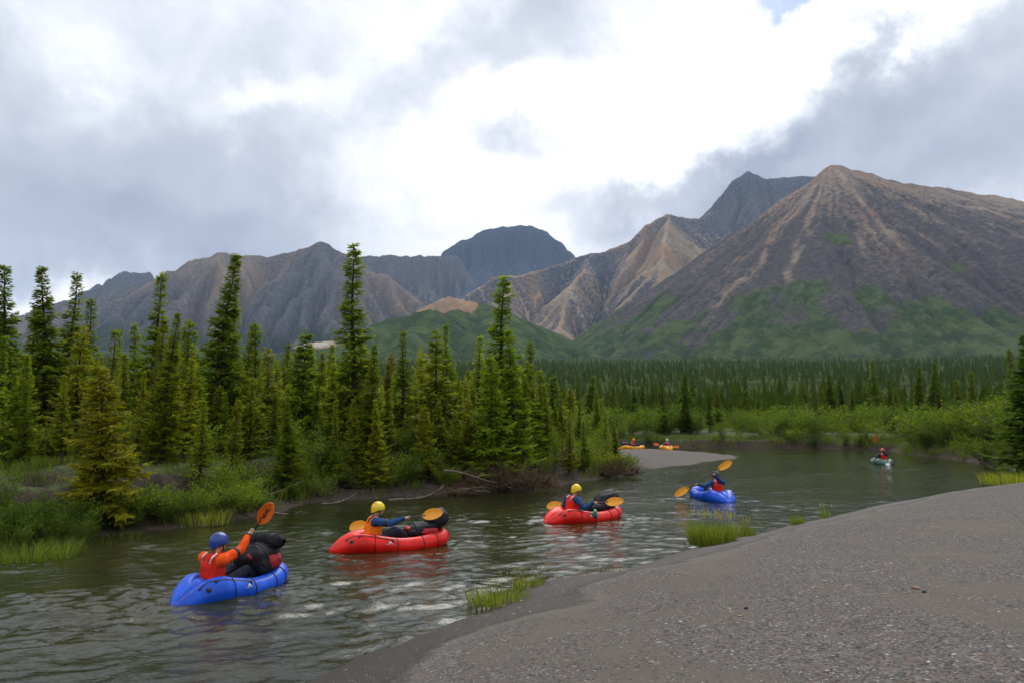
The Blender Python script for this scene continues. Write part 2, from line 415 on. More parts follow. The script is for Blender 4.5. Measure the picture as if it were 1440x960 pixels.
def near_ground(X, Y, parts=False):
    wob = .35*fbm(X/2.3, Y/2.3, 3, 4); wob2 = .12*fbm(X/1.4, Y/1.4, 4, 3)
    sl = sdist(LEFT, X, Y)+wob*sstep(60, 20, Y); sf = sdist(FAR, X, Y)+wob; sr = sdist(RIGHT, X, Y)+wob2
    bar = sstep(3.8, 7.0, X + .8*fbm(X/3, Y/3, 8, 3))*sstep(32.5, 36, Y)
    und = .22*fbm(X/5, Y/5, 9, 4)
    zl = .28*sstep(-.3, .9, sl) + (.95+und)*sstep(.9, 2.6, sl + .7*fbm(X/1.1, Y/1.1, 12, 4)) + .12*fbm(X/1.2, Y/1.2, 10, 4)*sstep(.2, 1.5, sl)
    zb = .30*sstep(-.2, 5, sl) + .04*fbm(X/1.5, Y/1.5, 5, 4)
    zl = zl*(1-bar) + zb*bar
    zf = .75*sstep(-.1, 1.1, sf) + .45*sstep(1, 5, sf) + .15*fbm(X/2, Y/2, 11, 4)*sstep(0, 1, sf)
    sand = sstep(18, 22, X)*sstep(38, 33, Y)
    zf = zf*(1-sand) + sand*(.35*sstep(-.2, 4, sf))
    zr = .84*(1-np.exp(-np.maximum(sr, 0)/2.5)) + .035*fbm(X/2.6, Y/2.6, 21, 3) + .01*fbm(X/.5, Y/.5, 22, 3)
    bed = -.7
    def land(s, z): return np.where(s > 0, z, np.maximum(bed, s*.45 + np.minimum(z, 0)))
    z = np.maximum(np.maximum(land(sl, zl), land(sf, zf)), land(sr, zr))
    if parts: return z, sl, sf, sr, bar, sand
    return z
gx = np.concatenate([np.arange(-64, -16, .5), np.arange(-16, 14, .16), np.arange(14, 74.1, .5)])
gy = np.concatenate([np.arange(-12, 2, .5), np.arange(2, 40, .16), np.arange(40, 70, .35), np.arange(70, 112.1, 1.0)])
GX, GY = np.meshgrid(gx, gy)
GZ, SL, SF, SR, BAR, SAND = near_ground(GX, GY, True)
bl = sstep(0, 8, np.minimum(np.minimum(GX+64, 74-GX), np.minimum(GY+12, 112-GY)))
GZ = np.where(np.maximum(SL, SF) > 4, GZ*bl + (1-bl)*1.2, GZ)

def lookup(A, x, y):
    x = np.asarray(x, float); y = np.asarray(y, float)
    i = np.clip(np.searchsorted(gx, x)-1, 0, len(gx)-2); j = np.clip(np.searchsorted(gy, y)-1, 0, len(gy)-2)
    u = np.clip((x-gx[i])/(gx[i+1]-gx[i]), 0, 1); v = np.clip((y-gy[j])/(gy[j+1]-gy[j]), 0, 1)
    return (A[j, i]*(1-u)+A[j, i+1]*u)*(1-v) + (A[j+1, i]*(1-u)+A[j+1, i+1]*u)*v
def gz(x, y):
    return float(lookup(GZ, x, y)) if (-64 < x < 74 and -12 < y < 112) else float(valley_z(np.array(x, float), np.array(y, float)))

gm, t, b = mat('river_ground'); b.inputs['Specular IOR Level'].default_value = .25
a = t.new('ShaderNodeAttribute', attribute_name='zone'); s3 = t.new('ShaderNodeSeparateColor'); t.l.new(a.outputs['Color'], s3.inputs[0])
P = t.new('ShaderNodeTexCoord').outputs['Object']
big = t.noise(P, .55, 5, .6).outputs['Fac']; fine = t.noise(P, 90, 4, .7).outputs['Fac']; midn = t.noise(P, 6, 5, .65).outputs['Fac']
sandc = t.mix(t.remap(fine, .25, .75), (.060,.050,.041,1), (.126,.108,.090,1))
sandc = t.mix(t.remap(midn, .35, .7), sandc, (.088,.076,.064,1))
def pebbles(scale, seedoff):
    v = t.new('ShaderNodeTexVoronoi'); v.inputs['Scale'].default_value = scale; v.inputs['Randomness'].default_value = 1.0
    mp = t.vmath('ADD', P, (seedoff, seedoff*2.1, 0)).outputs[0]; t.l.new(mp, v.inputs['Vector'])
    sp = t.new('ShaderNodeSeparateColor'); t.l.new(v.outputs['Color'], sp.inputs[0])
    c = t.ramp(sp.outputs[0], [(0, (.024,.025,.027)), (.28, (.058,.057,.058)), (.5, (.105,.097,.090)), (.68, (.105,.066,.050)), (.8, (.15,.13,.11)), (.95, (.11,.106,.102)), (1, (.30,.28,.26))])
    edge = t.remap(v.outputs['Distance'], .0, .62/1.0, 1.0, 0.0)
    return c, v.outputs['Distance'], sp.outputs[1]
c1, d1, r1 = pebbles(58, 0); c2, d2, r2 = pebbles(27, 3.3)
peb = t.mix(t.remap(r2, .80, .84), c1, c2)
pm = t.math('ADD', t.remap(big, .37, .61), t.math('MULTIPLY', t.math('SUBTRACT', midn, .5), .8))
pm = t.math('ADD', pm, t.math('MULTIPLY', t.math('SUBTRACT', r1, .5), .9))
pm = t.math('MULTIPLY', t.remap(pm, .35, .6), t.math('SUBTRACT', 1.0, t.math('MULTIPLY', s3.outputs[2], .75)))
grav = t.mix(pm, sandc, peb)
grav = t.mix(t.math('MULTIPLY', t.remap(t.math('ADD', s3.outputs[2], t.math('MULTIPLY', t.math('SUBTRACT', midn, .5), .5)),   .35, .65), .95), grav, t.mix(1.0, grav, (.25,.21,.17,1), 'MULTIPLY'))
soil = t.mix(t.remap(midn, .35, .65), (.022,.016,.011,1), (.058,.043,.030,1))
soil = t.mix(t.remap(t.noise(P, 22, 4, .7).outputs['Fac'], .5, .75), soil, (.085,.068,.052,1))
moss = t.mix(t.remap(t.noise(P, 9, 5, .7).outputs['Fac'], .35, .65), (.03,.04,.014,1), (.07,.085,.025,1))
moss = t.mix(t.remap(t.noise(P, .9, 4, .6).outputs['Fac'], .60, .70), moss, (.14,.075,.02,1))
nz = t.new('ShaderNodeSeparateXYZ'); gn = t.new('ShaderNodeNewGeometry'); t.l.new(gn.outputs['Normal'], nz.inputs[0])
bank = t.mix(t.remap(t.math('ADD', nz.outputs[2], t.math('MULTIPLY', t.math('SUBTRACT', midn, .5), .4)), .80, .93), soil, moss)
bank = t.mix(t.remap(s3.outputs[1], .55, .3), bank, soil)
t.put(b.inputs['Base Color'], t.mix(s3.outputs[0], bank, grav))
t.put(b.inputs['Roughness'], t.math('SUBTRACT', .92, t.math('MULTIPLY', s3.outputs[2], .35)))
bn = t.new('ShaderNodeBump'); bn.inputs['Strength'].default_value = .8; bn.inputs['Distance'].default_value = .012
hh = t.math('ADD', t.math('MULTIPLY', pm, t.math('SUBTRACT', 1.0, d1)), t.math('MULTIPLY', fine, .35)); hh = t.math('ADD', hh, t.math('MULTIPLY', midn, .8))
t.l.new(hh, bn.inputs['Height']); t.l.new(bn.outputs[0], b.inputs['Normal'])

me = grid_mesh('ground', GX, GY, GZ, (gm,))
zone = np.ones((GX.size, 4), np.float32)
gravel = np.maximum(np.maximum((SR > SF)*sstep(-30, -29, SR)*(SR > SL), BAR*(SL > -3)), SAND*(SF > -2))
zone[:, 0] = np.where((SR > SL) & (SR > SF), 1, np.maximum(BAR*(SL > SF), SAND)).ravel()
zone[:, 1] = sstep(.35, .9, GZ + .25*fbm(GX/1.5, GY/1.5, 19, 4)).ravel()
zone[:, 2] = (sstep(1.9, 1.0, SR + .5*fbm(GX/1.6, GY/1.6, 77, 4))*(SR > np.maximum(SL, SF))).ravel()
attr_col(me, 'zone', zone)
link('ground', me, kind='structure')

# valley floor out to the foot of the mountains
vm, t, b = mat('valley_floor'); b.inputs['Roughness'].default_value = 1.0; b.inputs['Specular IOR Level'].default_value = 0.0
P = t.new('ShaderNodeTexCoord').outputs['Object']
c = t.mix(t.remap(t.noise(P, .03, 6, .65).outputs['Fac'], .38, .62), (.024,.034,.012,1), (.05,.066,.02,1))
c = t.mix(t.remap(t.noise(P, .3, 5, .7).outputs['Fac'], .5, .75), c, (.075,.088,.026,1)); t.put(b.inputs['Base Color'], c)
vx = np.concatenate([np.arange(-6000, -600, 120), np.arange(-600, 601, 12), np.arange(720, 6001, 120)])
vy = np.concatenate([np.arange(-3000, -100, 150), np.arange(-100, 500, 10), np.arange(500, 2600, 40), np.arange(2600, 9000, 300)])
VX, VY = np.meshgrid(vx, vy); VZ = valley_z(VX, VY) + 1.2*fbm(VX/60, VY/60, 2, 4)*sstep(120, 260, np.hypot(VX, VY)) 
ins = sstep(-12, 6, np.minimum(np.minimum(VX+64, 74-VX), np.minimum(VY+12, 112-VY)))
VZ = VZ - 4.0*ins - .06
link('valley_floor', grid_mesh('valley_floor', VX, VY, VZ, (vm,)), kind='structure')

# ------------------------------------------------------------------ river water
RAFTS = [at(330, 832), at(550, 771), at(822, 731), at(1000, 702), at(1240, 653)]
wx_ = np.concatenate([np.arange(-62, -18, .8), np.arange(-18, -11, .12), np.arange(-11, 5, .055), np.arange(5, 12, .09), np.arange(12, 30.01, .2)])
ys = [2.0]
while ys[-1] < 72: ys.append(ys[-1] + .028 + .0030*ys[-1])
WX, WY = np.meshgrid(wx_, np.array(ys))
rs = np.random.RandomState(5)
ux, uy = WX + .25*fbm(WX/1.7, WY/1.7, 61, 3), WY + .25*fbm(WX/1.7, WY/1.7, 62, 3)
Zw = np.zeros_like(WX)
far_fade = 1/(1+(WY/60)**2)
for k in range(40):
    lam = .16*(9.0**(k/39.0)); th = R(66) + rs.randn()*.62
    kx, ky = math.cos(th)*2*math.pi/lam, math.sin(th)*2*math.pi/lam
    m = np.clip(.45 + 1.3*perlin(WX/(lam*3.0)+k*7.1, WY/(lam*3.0)+k*3.3, 100+k), 0, 1.5)
    ph = kx*ux + ky*uy + rs.rand()*6.28
    Zw += m*(lam**.86)*.0062*(np.sin(ph) + .3*np.sin(2*ph+1.2))
patch = np.clip(.85 + 1.1*fbm((WX*.85+WY*.5)/7, (WY*.85-WX*.5)/2.4, 71, 4), .32, 1.6)*(.55+.55*sstep(28, 13, WY)+.25*sstep(14, 22, WX)*sstep(26, 30, WY)+.22*sstep(15, 8, WY))
flow = fbm((WX*.8+WY*.55)/5, (WY*.8-WX*.55)/1.1, 91, 4)
Zw = Zw*patch*(.7+.6*np.clip(flow*1.5+.4, 0, 1)) + .020*fbm((WX*.9+WY*.4)/1.4, (WY*.9-WX*.4)/.5, 92, 3)*patch
ca, sa = math.cos(R(28)), math.sin(R(28)); wx2 = WX + .3*fbm(WX/1.3, WY/1.3, 81, 3); wy2 = WY + .22*fbm(WX/1.1, WY/1.1, 82, 3)
e1, e2 = wx2*ca+wy2*sa, wy2*ca-wx2*sa
rdg = lambda x, y, sd: 1-2.2*np.abs(perlin(x, y, sd))
Zw = .55*Zw + patch*(.014*rdg(e1/1.3, e2/.42, 301) + .014*rdg(e1/.55+.4*e2, e2/.20, 302) + .014*rdg(e1/.8-.7*e2, e2/.28, 303) + .006*rdg(e1/.30+.3*e2, e2/.13, 304))
Zw += .010*fbm(WX/.26, WY/.17, 93, 2)*patch
for p in RAFTS:
    r = np.hypot(WX-p.x-.3*fbm(WX/.8, WY/.8, 17, 2), (WY-p.y)); Zw += .020*np.exp(-((r-1.2)/.6)**2)*fbm(WX/.28, WY/.2, 94, 3)*1.6
Zw *= .78 + .40*sstep(15, 8, WY)
WG = lookup(GZ, WX, WY)
keep = np.minimum(np.minimum(WG[:-1,:-1], WG[1:,1:]), np.minimum(WG[1:,:-1], WG[:-1,1:])) < .12
wm, t, b = mat('river_water')
P = t.new('ShaderNodeTexCoord').outputs['Object']
c = t.mix(t.remap(t.noise(P, .25, 4, .5).outputs['Fac'], .35, .65), (.013,.016,.005,1), (.026,.027,.009,1))
t.put(b.inputs['Base Color'], c); b.inputs['Roughness'].default_value = .035; b.inputs['IOR'].default_value = 1.333
bn = t.new('ShaderNodeBump'); bn.inputs['Strength'].default_value = .5; bn.inputs['Distance'].default_value = .014
mp = t.new('ShaderNodeMapping'); t.l.new(P, mp.inputs[0]); mp.inputs['Scale'].default_value = (1.0, 1.9, 1); mp.inputs['Rotation'].default_value = (0,0,R(-20))
hh = t.math('ADD', t.noise(mp.outputs[0], 10, 3, .6, .8).outputs['Fac'], t.math('MULTIPLY', t.noise(mp.outputs[0], 1.6, 4, .6, .4).outputs['Fac'], 2.2))
t.l.new(hh, bn.inputs['Height']); t.l.new(bn.outputs[0], b.inputs['Normal'])
link('river_water', grid_mesh('river_water', WX, WY, Zw, (wm,), keep), kind='structure')
# ------------------------------------------------------------------ vegetation
def foliage_mat(name, c1, c2, c3, trans=.35):
    m, t, b = mat(name)
    oi = t.new('ShaderNodeObjectInfo'); at_ = t.new('ShaderNodeAttribute', attribute_name='rv')
    sp = t.new('ShaderNodeSeparateColor'); t.l.new(at_.outputs['Color'], sp.inputs[0])
    c = t.mix(sp.outputs[0], (*c1, 1), (*c2, 1))
    c = t.mix(t.remap(sp.outputs[1], .80, 1.0), c, (*c3, 1))
    c = t.mix(1.0, c, oi.outputs['Color'], 'MULTIPLY')
    hs = t.new('ShaderNodeHueSaturation'); t.put(hs.inputs['Color'], c)
    t.put(hs.inputs['Value'], t.math('ADD', .80, t.math('MULTIPLY', oi.outputs['Random'], .42)))
    t.put(hs.inputs['Hue'], t.math('ADD', .484, t.math('MULTIPLY', sp.outputs[2], .03)))
    t.put(b.inputs['Base Color'], hs.outputs[0]); b.inputs['Roughness'].default_value = .6; b.inputs['Specular IOR Level'].default_value = .06
    tr = t.new('ShaderNodeBsdfTranslucent'); t.put(tr.inputs[0], t.mix(1.0, hs.outputs[0], (1.15, 1.25, .6, 1), 'MULTIPLY'))
    mx = t.new('ShaderNodeMixShader'); mx.inputs[0].default_value = trans
    t.l.new(b.outputs[0], mx.inputs[1]); t.l.new(tr.outputs[0], mx.inputs[2])
    o = [n for n in t.n if n.type == 'OUTPUT_MATERIAL'][0]; t.l.new(mx.outputs[0], o.inputs[0])
    return m
M_NEEDLE = foliage_mat('spruce_needles', (.118,.160,.014), (.222,.265,.020), (.30,.29,.04), .5)
M_LEAF = foliage_mat('willow_leaves', (.092,.148,.016), (.172,.228,.030), (.24,.275,.09), .48)
M_GRASS = foliage_mat('river_grass', (.105,.145,.028), (.185,.215,.05), (.33,.29,.12), .45)
M_BARK = plain('spruce_bark', (.075,.062,.052), .9, .1, .4, 12, .5, 30)
M_TWIG = plain('grey_brown_twigs', (.12,.09,.068), .9, .1, .5, 14)
M_DRIFT = plain('bleached_driftwood', (.17,.145,.12), .85, .15, .35, 14)
M_DEAD = plain('dead_brush_twigs', (.115,.075,.050), .9, .1, .6, 9)

class Geo:
    """vertices and quads / triangles collected in numpy blocks"""
    def __init__(s): s.V = []; s.F = []; s.M = []; s.C = []; s.n = 0
    def add(s, V, F, m=0, C=None):
        V = np.asarray(V, float).reshape(-1, 3); F = np.asarray(F, int)
        if F.shape[1] == 3: F = np.concatenate([F, F[:, 2:]], 1)
        s.V.append(V); s.F.append(F+s.n); s.M.append(np.full(len(F), m)); s.n += len(V)
        s.C.append(np.full((len(V), 4), .5) if C is None else C)
    def tube(s, pts, rad, sides=5, m=0):
        pts = np.asarray(pts, float); n = len(pts); rad = np.broadcast_to(rad, (n,))
        T = np.gradient(pts, axis=0); T /= np.linalg.norm(T, axis=1, keepdims=True)+1e-9
        up = np.where(np.abs(T[:, 2:3]) > .9, [[1., 0, 0]], [[0, 0, 1.]])
        A = np.cross(T, up); A /= np.linalg.norm(A, axis=1, keepdims=True)+1e-9; B = np.cross(T, A)
        an = np.arange(sides)*2*np.pi/sides
        V = pts[:, None] + rad[:, None, None]*(np.cos(an)[None, :, None]*A[:, None] + np.sin(an)[None, :, None]*B[:, None])
        i = np.arange(n*sides).reshape(n, sides); j = np.roll(i, -1, 1)
        F = np.stack([i[:-1], j[:-1], j[1:], i[1:]], -1).reshape(-1, 4)
        s.add(V.reshape(-1, 3), F, m)
    def leaves(s, base, dirv, nrm, length, width, m=0, C=None, fold=.0):
        base = np.asarray(base); k = len(base)
        dirv = dirv/(np.linalg.norm(dirv, axis=1, keepdims=True)+1e-9)
        sd = np.cross(dirv, nrm); sd /= np.linalg.norm(sd, axis=1, keepdims=True)+1e-9
        L = np.broadcast_to(length, (k,))[:, None]; Wd = np.broadcast_to(width, (k,))[:, None]
        V = np.stack([base, base+dirv*L*.45+sd*Wd*.5, base+dirv*L, base+dirv*L*.45-sd*Wd*.5], 1)
        F = np.arange(k*4).reshape(k, 4)
        s.add(V.reshape(-1, 3), F, m, None if C is None else np.repeat(C, 4, 0))
    def mesh(s, name, mats, smooth=True):
        F = np.concatenate(s.F); V = np.concatenate(s.V); M = np.concatenate(s.M)
        tri = F[:, 2] == F[:, 3]
        me = bpy.data.meshes.new(name)
        me.vertices.add(len(V)); me.vertices.foreach_set('co', V.astype(np.float32).ravel())
        cnt = np.where(tri, 3, 4); st = np.concatenate([[0], np.cumsum(cnt)[:-1]])
        keep = np.ones(F.shape, bool); keep[tri, 3] = False
        loops = F[keep]
        me.loops.add(len(loops)); me.loops.foreach_set('vertex_index', loops.astype(np.int32))
        me.polygons.add(len(F)); me.polygons.foreach_set('loop_start', st.astype(np.int32))
        me.polygons.foreach_set('use_smooth', np.full(len(F), smooth, bool))
        for m in mats: me.materials.append(m)
        me.polygons.foreach_set('material_index', M.astype(np.int32))
        me.update(calc_edges=True)
        attr_col(me, 'rv', np.concatenate(s.C))
        return me

def rand_cols(rs, k):
    C = np.ones((k, 4)); C[:, 0] = rs.rand(k); C[:, 1] = rs.rand(k); C[:, 2] = rs.rand(k); return C

def spruce(seed, H=8.0, R0=.95, shape=.8, club=0.0, bare=.10, dens=1.0, gap=.0):
    """returns (trunk mesh, crown mesh); a narrow northern spruce H metres tall"""
    rs = np.random.RandomState(seed); tg = Geo(); cg = Geo()
    zs = np.linspace(-.3, H, 14); bend = .06*H*rs.randn()*.4
    ax = lambda z: np.array([bend*(z/H)**2 + .03*math.sin(z*1.3+seed), .5*bend*(z/H)**2*rs_sign + .03*math.cos(z*1.1+seed), z])
    rs_sign = rs.choice([-1, 1])
    tg.tube([ax(z) for z in zs], np.maximum(.008, .016*H*(1-zs/H)**.9+.004), 7)
    z = bare*H*.5; B = []; Dr = []; Nn = []; Ln = []
    while z < H-.05:
        f = z/H
        prof = (1-f)**shape*min(1.0, .45+f*3.5)
        prof += club*math.exp(-((f-.90)/.045)**2)*.22
        nb = int(round((4.6 + 2.6*rs.rand())*dens))
        if rs.rand() < gap: nb = max(2, nb-3)
        a0 = rs.rand()*6.28
        for k in range(nb):
            a = a0 + k*2*np.pi/nb + rs.randn()*.3; zz = z + rs.randn()*.05
            L = R0*prof*(.34+.95*rs.rand()) + .13
            if f < bare:
                if rs.rand() < .6:     # dead lower limbs
                    p0 = ax(zz); e = np.array([math.cos(a), math.sin(a), -.25])
                    tg.tube([p0, p0+e*L*.5, p0+e*L*.9+np.array([0,0,-.05])], [.010, .006, .003], 3)
                continue
            droop = -.42*(1-f)**1.2 + .55*max(0, f-.55)/.45 + rs.randn()*.07
            o = np.array([math.cos(a), math.sin(a), 0.0]); sd = np.array([-o[1], o[0], 0])
            p0 = ax(zz); n = max(3, int(L/.075))
            u = (np.arange(n)+.5)/n
            cv = p0 + o*(L*u)[:, None] + np.array([0,0,1.])*((droop*L*u) + .30*L*u*u*u)[:, None]
            if L > .25: tg.tube(cv[::max(1, n//3)], .007, 3)
            tl = (.13+.20*np.sin(np.pi*np.clip(u*.9+.12, 0, 1)))*min(1.0, .45+L*.7)
            for sgn in (-1, 1, 0):
                kk = n if sgn else max(1, n-1)
                jit = rs.randn(kk, 3)*.16
                dv = (o*.75 + sgn*sd*.85 + np.array([0,0,-.12 if sgn else .10]))[None] + jit
                if sgn == 0: dv = o[None]*.7 + jit*1.6 + np.array([0,0,-.55])*(rs.rand(kk, 1) < .55)
                B.append(cv[:kk]); Dr.append(dv); Nn.append(np.array([0,0,1.])[None]+rs.randn(kk, 3)*.45); Ln.append(tl[:kk]*(.8+.5*rs.rand(kk)))
            B.append(cv[-1:]); Dr.append(o[None]+np.array([[0,0,.25]])); Nn.append(np.array([[0,0,1.]])+rs.randn(1,3)*.3); Ln.append(np.array([.16*min(1,.5+L)]))
        z += (.13+.13*rs.rand())*(.60+.6*(1-f))/max(.7, dens**.5)
    top = ax(H-.12); k = 10
    B.append(np.tile(top, (k,1))+rs.randn(k,3)*[.01,.01,.06]); d = rs.randn(k,3)*.45; d[:,2] = 1; Dr.append(d); Nn.append(rs.randn(k,3)); Ln.append(np.full(k,.16))
    B = np.concatenate(B); Dr = np.concatenate(Dr); Nn = np.concatenate(Nn); Ln = np.concatenate(Ln)
    cg.leaves(B, Dr, Nn, Ln, Ln*.32+.013, 0, rand_cols(rs, len(B)))
    return tg.mesh('spruce_trunk', (M_BARK,)), cg.mesh('spruce_crown', (M_NEEDLE,))

def willow(seed, H=1.8, W=1.3, leaf=.085, nstem=16, per=90, twig=M_TWIG, sparse=1.0):
    rs = np.random.RandomState(seed); tg = Geo(); lg = Geo(); B = []; Dr = []
    for k in range(nstem):
        a = rs.rand()*6.28; rr = W*(.25+.75*rs.rand()**.7)*.5; h = H*(.55+.5*rs.rand())*(1-.25*(rr/W*2)**2)
        b0 = np.array([math.cos(a)*rr*.25, math.sin(a)*rr*.25, -.05]); n = 6; u = np.linspace(0, 1, n)
        wv = rs.randn(2)*.1
        pts = b0 + np.stack([math.cos(a)*rr*u**1.2 + wv[0]*u*u, math.sin(a)*rr*u**1.2 + wv[1]*u*u, h*(u**.85)], 1)
        tg.tube(pts, .013*(1-u*.85), 3)
        m = int(per*sparse); uu = .12 + .88*rs.rand(m)**.75
        pos = np.stack([np.interp(uu, u, pts[:, i]) for i in range(3)], 1)
        off = rs.randn(m, 3)*[.13, .13, .10]*(H/1.8)**.5*(1.15-uu*.5)[:, None]
        B.append(pos+off); d = off*3 + rs.randn(m, 3)*.35; d[:, 2] += .35; Dr.append(d)
        for q in range(5):
            j = rs.randint(m); tg.tube([pos[j], pos[j]+off[j]*1.0], [.005, .002], 3)
    B = np.concatenate(B); Dr = np.concatenate(Dr); k = len(B); mask = B[:, 2] > .02
    B, Dr = B[mask], Dr[mask]; k = len(B)
    L = leaf*(.7+.7*rs.rand(k)); lg.leaves(B, Dr, rs.randn(k, 3)+[0,0,.5], L, L*.46, 0, rand_cols(rs, k))
    return tg.mesh('shrub_stems', (twig,)), lg.mesh('shrub_leaves', (M_LEAF,))

def grass_geo(g, rs, centre, n, rad, H, lean=.5, bw=.010, seedheads=0):
    a = rs.rand(n)*6.28; r = rad*np.sqrt(rs.rand(n))
    base = np.stack([centre[0]+r*np.cos(a), centre[1]+r*np.sin(a), np.full(n, centre[2])], 1)
    a2 = a + rs.randn(n)*.8; ln = lean*(.3+.9*rs.rand(n))*(.4+.6*r/rad); h = H*(.55+.55*rs.rand(n))
    o = np.stack([np.cos(a2), np.sin(a2), 0*a2], 1)
    mid = base + o*(ln*h*.35)[:, None] + np.array([0,0,1.])*(h*.62)[:, None]
    tip = base + o*(ln*h)[:, None] + np.array([0,0,1.])*(h*(1-.30*ln))[:, None]
    sd = np.stack([-np.sin(a2+rs.randn(n)), np.cos(a2+rs.randn(n)), 0*a2], 1)*bw*.5
    V = np.stack([base-sd, base+sd, mid+sd*.8, mid-sd*.8, tip], 1).reshape(-1, 3); i = np.arange(n)[:, None]*5
    C = np.repeat(rand_cols(rs, n), 5, 0)
    F = np.concatenate([i+[[0,1,2,3]], i+[[3,2,4,4]]])
    g.add(V, F, 0, C)

SPR = [spruce(11, 8, 1.62, 1.42, .0, .05), spruce(12, 8, 1.30, 1.25, .0, .16, gap=.3), spruce(13, 8, 1.35, 1.3, .5, .08, gap=.3), spruce(14, 8, 1.05, 1.1, .8, .20, .9, .35),
       spruce(15, 8, 1.75, 1.25, 0, .03, 1.05, .1), spruce(16, 5, 1.30, 1.1, 0, .03, 1.1, .1), spruce(17, 5, 1.0, 1.0, .2, .05, 1, .2), spruce(18, 8, 1.25, 1.6, .3, .13, .85, .4), spruce(19, 5, 1.15, 1.3, 0, .10, .9, .35)]
SPH = [8, 8, 8, 8, 8, 5, 5, 8, 5]
WIL = [willow(21), willow(22, 2.0, 1.2, .08, 14), willow(23, 1.3, 1.6, .075, 18), willow(24, 2.4, 1.5, .085, 18, 100), willow(25, 1.0, 1.1, .07, 14, 80)]
WIH = [1.8, 2.0, 1.3, 2.4, 1.0]

def place_spruce(x, y, h, v, label, group=None, col=(1,1,1), tilt=(0,0), wide=1.0, z=None, rz=None, name='spruce_tree', cat='spruce'):
    o = empty(name, (x, y, (gz(x, y) if z is None else z)-.04)); s = h/SPH[v]
    o.scale = (s*wide, s*wide, s); o.rotation_euler = (R(tilt[0]), R(tilt[1]), rnd.random()*6.28 if rz is None else rz)
    link('trunk', SPR[v][0], o); c = link('crown', SPR[v][1], o); c.color = (*col, 1)
    return tag(o, label, cat, group)
def place_shrub(x, y, h, v, label, group, col=(1,1,1), wide=1.0, name='willow_shrub', z=None):
    o = empty(name, (x, y, (gz(x, y) if z is None else z)-.03), rnd.random()*6.28); s = h/WIH[v]
    o.scale = (s*wide, s*wide, s)
    link('stems', WIL[v][0], o); c = link('leaves', WIL[v][1], o); c.color = (*col, 1)
    return tag(o, label, 'shrub', group)

def size_word(h, a, b_): return 'short' if h < a else ('tall' if h > b_ else 'medium')
def tone_word(c):
    r_ = c[0]/c[1]
    return ('dark ' if c[1] < .85 else '') + ('yellowish' if r_ > 1.12 else ('olive' if r_ > 1.0 else 'green'))
def beside(x, y, marks):
    d, mx, my, ph = min((math.hypot(x-a, (y-b_)*.6), a, b_, ph) for a, b_, ph in marks)
    return (('behind ' if y > my+1.5 else 'in front of ' if y < my-1.5 else 'beside ')+ph)
# trees that stand out against the mountains: top pixel, distance, variant, colour
SKYLINE = [(14,376,26,0,(.72,.85,.8),1.05,'broad dark spruce at the open edge of the forest beside the cut bank'),
  (78,374,25,0,(1,1.05,.9),1.05,'tall full spruce rising behind the bare brown cut bank'),
  (103,381,33,1,(.95,1,.85),1,'slim tall spruce close behind a full one above the cut bank'),
  (131,418,26,1,(1,1.02,.85),1,'slender medium spruce between a tall pair and the golden tree'),
  (221,382,29,1,(1.0,1.05,.85),1.0,'tall narrow spruce directly behind the golden leaning tree'),
  (311,357,27,0,(.92,1,.8),1.0,'tallest dense spruce with a shorter twin against its side'),
  (329,421,28,1,(.85,.95,.8),.95,'shorter twin pressed against the side of the dense tallest spruce'),
  (366,452,27,3,(.95,1,.85),1,'small ragged spruce with a clubbed top and side tufts'),
  (503,347,26,2,(1,1.08,.9),1.0,'very tall spindly spruce standing alone above shorter trees'),
  (524,484,24.5,4,(1.05,1.1,.85),.85,'short bushy spruce hugging the very tall spindly one'),
  (568,464,30,1,(.95,1.05,.9),1,'medium pointed spruce between the spindly tall one and a thin one'),
  (632,454,34,1,(.9,1.05,.9),.9,'thin pointed spruce near the clubbed tree on the point'),
  (705,390,28,2,(.95,1.05,.85),1.15,'tall clubbed-top spruce with dense thick crown on the point'),
  (722,462,26.5,0,(1.0,1.12,.85),.95,'full lower spruce leaning on the clubbed-top one'),
  (746,478,31,3,(1,1.05,.85),.95,'ragged thin spruce at the outer side of the clubbed-top one'),
  (690,500,25.5,5,(1.05,1.15,.85),.9,'young broad spruce in front of the clubbed-top tree'),
  (828,528,40,0,(.72,.9,.72),1.35,'dark full spruce at the tip of the point'),
  (962,524,78,4,(.6,.78,.7),1.15,'dark lone spruce rising from the willows across the river'),
  (902,540,88,0,(.65,.85,.7),1.1,'dark spruce across the river behind the gravel spit'),
  (1228,507,100,1,(.75,.9,.75),1.1,'tall narrow spruce standing above the far shore willows'),
  (1312,511,92,0,(.62,.8,.7),1.1,'dark tall spruce behind the pale willows of the far shore'),
  (1440,470,34,4,(.52,.72,.62),1.35,'large dark wide spruce at the end of the far shore')]
occupied = []; MARKS = []; FMARKS = []
SHORT = ['the broad dark spruce','the cut-bank spruce','the slim tall spruce','the slender spruce','the tall narrow spruce','the tallest dense spruce','the shorter twin spruce','the ragged clubbed spruce','the very tall spindly spruce','the bushy short spruce','the pointed medium spruce','the thin pointed spruce','the clubbed-top spruce','the full low spruce','the ragged thin spruce','the young broad spruce','the dark spruce at the tip','the lone dark spruce across the river','the dark spruce behind the gravel spit','the narrow spruce above the far willows','the dark spruce behind the pale willows','the large dark wide spruce']
for (px, py, Y, v, col, wide, lab), sh_ in zip(SKYLINE, SHORT):
    p = atd(px, py, Y); z0 = gz(p.x, Y)
    place_spruce(p.x, Y, p.z-z0, v, lab, None, col, (rnd.uniform(-1.5, 1.5), rnd.uniform(-1.5, 1.5)), wide*1.2)
    occupied.append((p.x, Y)); (MARKS if Y < 45 and p.x < 12 else FMARKS).append((p.x, Y, sh_))
